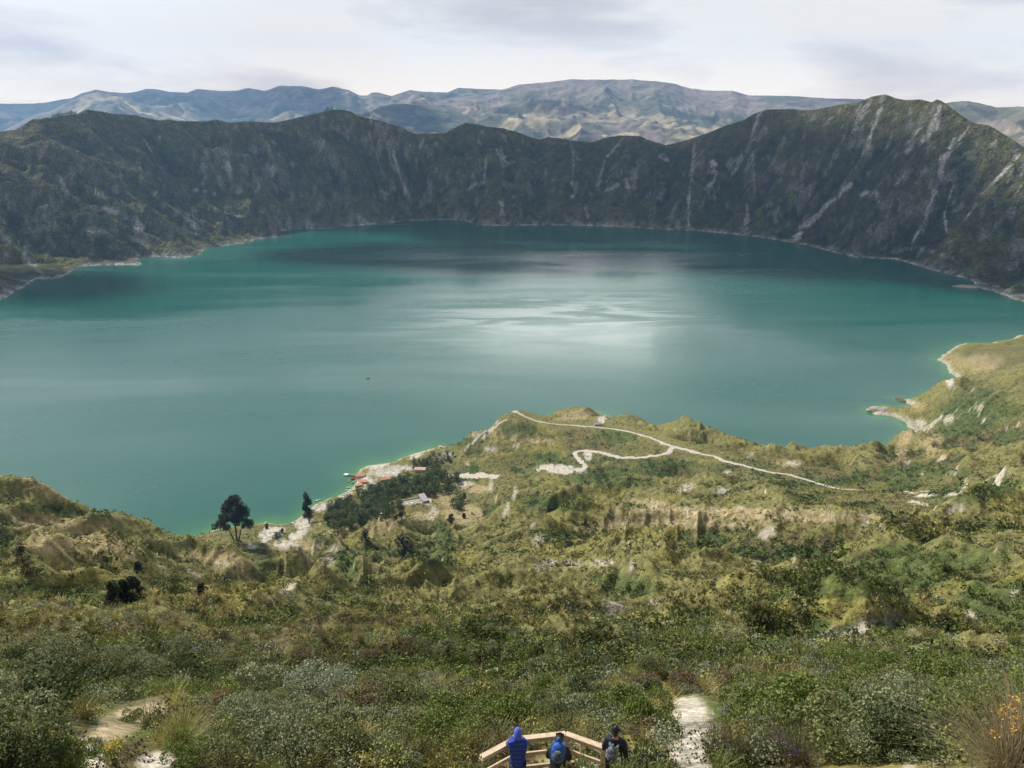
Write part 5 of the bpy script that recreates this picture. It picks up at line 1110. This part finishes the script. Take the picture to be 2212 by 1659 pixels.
def stand(lean=0.0, arms='down', turn=0.0, face=(0, 1, 0), crouch=0.0, w=.19):
    c = crouch; J = dict(pelvis=(0, -lean*.35, .93-c*.35), chest=(0, lean*.35, 1.30-c*.4-lean*.12), neck=(0, lean*.62, 1.48-c*.45-lean*.22), head=(0, lean*.85+.02, 1.61-c*.5-lean*.34), face=face)
    for s_, k in ((-1, 'l'), (1, 'r')):
        J['hip_'+k] = (s_*.10, -lean*.35, .84-c*.35); J['kne_'+k] = (s_*.11, .02+c*.3, .47-c*.1); J['ank_'+k] = (s_*.115, -.02, .08)
        sh_ = (s_*w, lean*.5, 1.42-c*.43-lean*.18); J['sho_'+k] = sh_
        if arms == 'rail': J['elb_'+k] = (s_*(w+.05), lean*.5+.20, 1.13); J['wri_'+k] = (s_*.08, lean*.5+.42, 1.16)
        elif arms == 'front': J['elb_'+k] = (s_*(w+.06), lean*.5+.02, sh_[2]-.27); J['wri_'+k] = (s_*.10, lean*.5+.22, sh_[2]-.36)
        else: J['elb_'+k] = (s_*(w+.06), lean*.4-.02, sh_[2]-.29); J['wri_'+k] = (s_*(w+.07), lean*.4+.07, sh_[2]-.54)
    return J
M_blue = simple('blue_quilted_nylon', (.012, .045, .33), .45, .12, 6, .4)
t = M_blue.node_tree; wv_ = nd(t, 'ShaderNodeTexWave', bands_direction='Z', inp={'Scale': 3.4, 'Distortion': .5}); o_ = nd(t, 'ShaderNodeTexCoord'); t.links.new(o_.outputs['Object'], wv_.inputs[0]); bq = nd(t, 'ShaderNodeBump', inp={'Strength': .8, 'Distance': .03}); t.links.new(wv_.outputs[1], bq.inputs['Height']); t.links.new(bq.outputs[0], t.nodes['Principled BSDF'].inputs['Normal'])
M_hood = simple('violet_blue_cloth', (.10, .13, .62), .8, .1, 10); M_olive = simple('grey_green_trousers', (.085, .10, .085), .85, .15, 10); M_black = simple('black_nylon', (.012, .013, .018), .6, .3, 8, .4); M_navy = simple('dark_navy', (.014, .018, .035), .6, .3, 8, .4); M_hair = simple('black_hair', (.012, .010, .009), .5, .3, 30, .4); M_boot = simple('dark_boot', (.04, .03, .025), .8)
zB = DECK
person((A1.x+.06, A1.y-.36, zB), 0.02, stand(.10, 'rail', w=.16), dict(jacket=M_blue, hood=M_hood, trousers=M_olive, shoe=M_boot, hair=M_hair), 'person in blue quilted jacket and violet hood leaning on the railing', hood=True, hair=False, jacket_puff=.006)
x2, y2 = at_z(1205, 1612, DECK+1.33)
person((x2, y2-.1, zB), -.15, stand(.42, 'front', crouch=.18), dict(jacket=M_black, trousers=M_black, shoe=M_boot, hair=M_hair), 'stooping person in black jacket with a blue backpack on the platform')
x3, y3 = at_z(1330, 1580, DECK+1.54)
person((x3, y3, zB), -.35, stand(.06, 'down', face=(.85, .5, -.15)), dict(jacket=M_navy, trousers=M_black, shoe=M_boot, hair=M_hair), 'black haired person with glasses in dark jacket at the right end of the railing', glasses=True)
x4, y4 = at_z(1397, 1652, DECK+1.52)
person((x4, y4, zB), .2, stand(.05, 'down'), dict(jacket=M_navy, trousers=M_black, shoe=M_boot, hair=M_hair), 'person of whom only the dark hair shows at the bottom edge')
def backpack(loc, rz, tilt, m1, m2, label, sc=1.0, bottle=False):
    e_ = empty('backpack', loc, rz, sc); e_.rotation_euler[0] = tilt
    V = [(0, 0, .03), (0, -.02, .22), (0, 0, .44)]; skinobj('bag', V, [(0, 1), (1, 2)], [(.135, .095), (.155, .11), (.12, .085)], m1, e_)
    skinobj('front_pocket', [(0, -.095, .08), (0, -.11, .20), (0, -.10, .30)], [(0, 1), (1, 2)], [(.10, .05), (.105, .055), (.08, .04)], m2, e_)
    skinobj('top_flap', [(-.04, -.03, .475), (.04, -.03, .475)], [(0, 1)], [(.05, .05), (.05, .05)], m1, e_)
    for s_ in (-1, 1): bobj('strap', lambda b_: (beam(b_, (s_*.08, .05, .38), (s_*.10, .15, .40), .055, .012), beam(b_, (s_*.12, .06, .05), (s_*.15, .16, .12), .04, .012)), m1, e_)
    def cord(b_):
        for z0 in (.08, .18, .28): beam(b_, (-.09, -.165, z0), (.09, -.165, z0+.10), .012, .008, 0); beam(b_, (.09, -.167, z0), (-.09, -.167, z0+.10), .012, .008, 0)
    bobj('cord', cord, M_black, e_)
    if bottle: bobj('bottle', lambda b_: bmesh.ops.create_cone(b_, cap_ends=True, segments=12, radius1=.04, radius2=.03, depth=.2, matrix=Matrix.Translation((.17, -.03, .10))), M_white, e_)
    return tag(e_, label, 'backpack')
M_bluep = simple('bright_blue_pack', (.015, .09, .38), .6, .3, 9, .3); M_greyp = simple('grey_blue_mesh', (.13, .15, .19), .8, .4, 14, .2)
PS = .92
J2 = stand(.42, 'front', crouch=.18); c2v = Vector(J2['chest']); rzm = Matrix.Rotation(-.15, 3, 'Z')
backpack(Vector((x2, y2-.1, zB))+rzm @ Vector((0, c2v.y-.27, c2v.z-.06))*.92, -.15, -.55, M_bluep, M_greyp, 'bright blue backpack with grey mesh pocket on the stooping person', 1.08)
J3 = stand(.06, 'down'); c3v = Vector(J3['chest']); rzm = Matrix.Rotation(-.35, 3, 'Z')
backpack(Vector((x3, y3, zB))+rzm @ Vector((0, c3v.y-.26, c3v.z-.27))*.92, -.35, -.06, M_greyp, M_greyp, 'grey corded backpack with white bottle on the glasses wearer', .92, True)
# walkers on the trails: one small figure, copied
TW = simple('walker_red', (.35, .06, .05), .8)
proto = None
for i, (u, v) in enumerate([(1197,1024.6),(1206,1019),(1645,1015),(1650,1017),(1656,1018),(1712,1026),(1716,1027),(1931,1061),(1935,1061),(1868,1058),(1373,989),(1252,975),(1262,1003),(1111,889)]):
    p = hit(u, v, 300)+Vector((0, 0, .35))
    if proto is None: proto = person(p, .5, stand(0, 'down'), dict(jacket=M_navy, trousers=M_black, shoe=M_boot, hair=M_hair), 'tiny walker in dark clothes on the pale lakeside trail'); o = proto; o['group'] = 'walkers on the lakeside trail'
    else: o = copy_tree(proto); o.location = p; o.rotation_euler[2] = i*1.3
# ------------------------------------------------------------------ unseen clouds: a bank shading the far wall, more added to shade the ranges
MC, t, b = new_mat('cloud'); tr = nd(t, 'ShaderNodeBsdfTranslucent'); tr.inputs[0].default_value = (.97, .97, .98, 1); b.inputs['Base Color'].default_value = (.95, .95, .95, 1); b.inputs['Roughness'].default_value = 1
mxs = nd(t, 'ShaderNodeMixShader'); mxs.inputs[0].default_value = .7; t.links.new(b.outputs[0], mxs.inputs[1]); t.links.new(tr.outputs[0], mxs.inputs[2]); t.links.new(mxs.outputs[0], t.nodes['Material Output'].inputs[0])
def cloud(x, y, z, rx, ry, rz_, seed, label, group):
    b_ = bmesh.new(); bmesh.ops.create_icosphere(b_, subdivisions=5, radius=1); co = np.array([v.co[:] for v in b_.verts])
    f1 = fbm(co[:, 0]*1.6+seed, co[:, 1]*1.6+co[:, 2], 4, seed); f2 = fbm(co[:, 0]*5+seed, co[:, 1]*5+co[:, 2]*3, 3, seed+3)
    for v, a, c in zip(b_.verts, f1, f2): v.co = Vector(v.co)*(.45+.85*a+.3*c)
    me = bpy.data.meshes.new('cloud'); b_.to_mesh(me); b_.free(); me.polygons.foreach_set('use_smooth', np.ones(len(me.polygons), bool)); o = link('cloud', me, MC, loc=(x, y, z), sc=(rx, ry, rz_)); return tag(o, label, 'cloud', group)
def over(x, y, h): t_ = h/sd.z; return x+sd.x*t_, y+sd.y*t_
rc = random.Random(21)
for i, (x, y, rx, ry) in enumerate([(-350,3150,420,300),(50,3200,480,330),(450,3080,430,300),(150,2780,420,230),(820,2820,360,320),(-150,3500,400,300),(350,3500,420,300),(1080,2480,260,230),(-700,3050,260,180),(620,2620,240,160),(-260,2720,240,130),(1300,3050,200,200),(-300,2430,420,170),(250,2330,420,150),(760,2330,360,190),(1050,2050,260,220),(-500,2380,380,150),(-150,2250,380,140),(600,2150,360,130),(1180,1700,150,110),(-1250,1950,200,150)]):
    h = rc.uniform(2500, 2900); cx_, cy_ = over(x, y, h-200); cloud(cx_, cy_, h, rx*.86, ry*.86, 170, i, 'white cumulus puff above the far crater wall, part of one bank', 'cloud bank above the far wall')
for i, (x, y, rx, ry) in enumerate([(-7000,12000,1700,1300),(-3900,11200,1500,1000),(-3300,12900,1700,900),(5800,10500,1500,1500),(-9500,14500,2200,1500),(-1500,8200,700,600)]):
    h = rc.uniform(2900, 3300); cx_, cy_ = over(x, y, h-500); cloud(cx_, cy_, h, rx, ry, 280, 50+i, 'broad white cloud added out of view to shade the distant mountain ranges', 'added clouds that shade the mountains')
# ------------------------------------------------------------------ air
HAZE_D = 4.7e-5
bm_ = bmesh.new(); bmesh.ops.create_cube(bm_, size=1.0); me = bpy.data.meshes.new('haze'); bm_.to_mesh(me); bm_.free()
hz = bpy.data.objects.new('haze', me); COL.objects.link(hz); hz.scale = (30000, 17500, 1900); hz.location = (0, 8250, 880)
m = bpy.data.materials.new('haze'); m.use_nodes = True; t = m.node_tree; t.nodes.clear(); o_ = nd(t, 'ShaderNodeOutputMaterial'); pv = nd(t, 'ShaderNodeVolumePrincipled')
pv.inputs['Color'].default_value = (.30, .58, 1.0, 1); pv.inputs['Density'].default_value = HAZE_D; pv.inputs['Anisotropy'].default_value = 0.2; t.links.new(pv.outputs[0], o_.inputs['Volume'])
me.materials.append(m); tag(hz, kind='stuff'); hz['label'] = 'thin blue air between the viewpoint and the far mountains'; hz['category'] = 'haze'
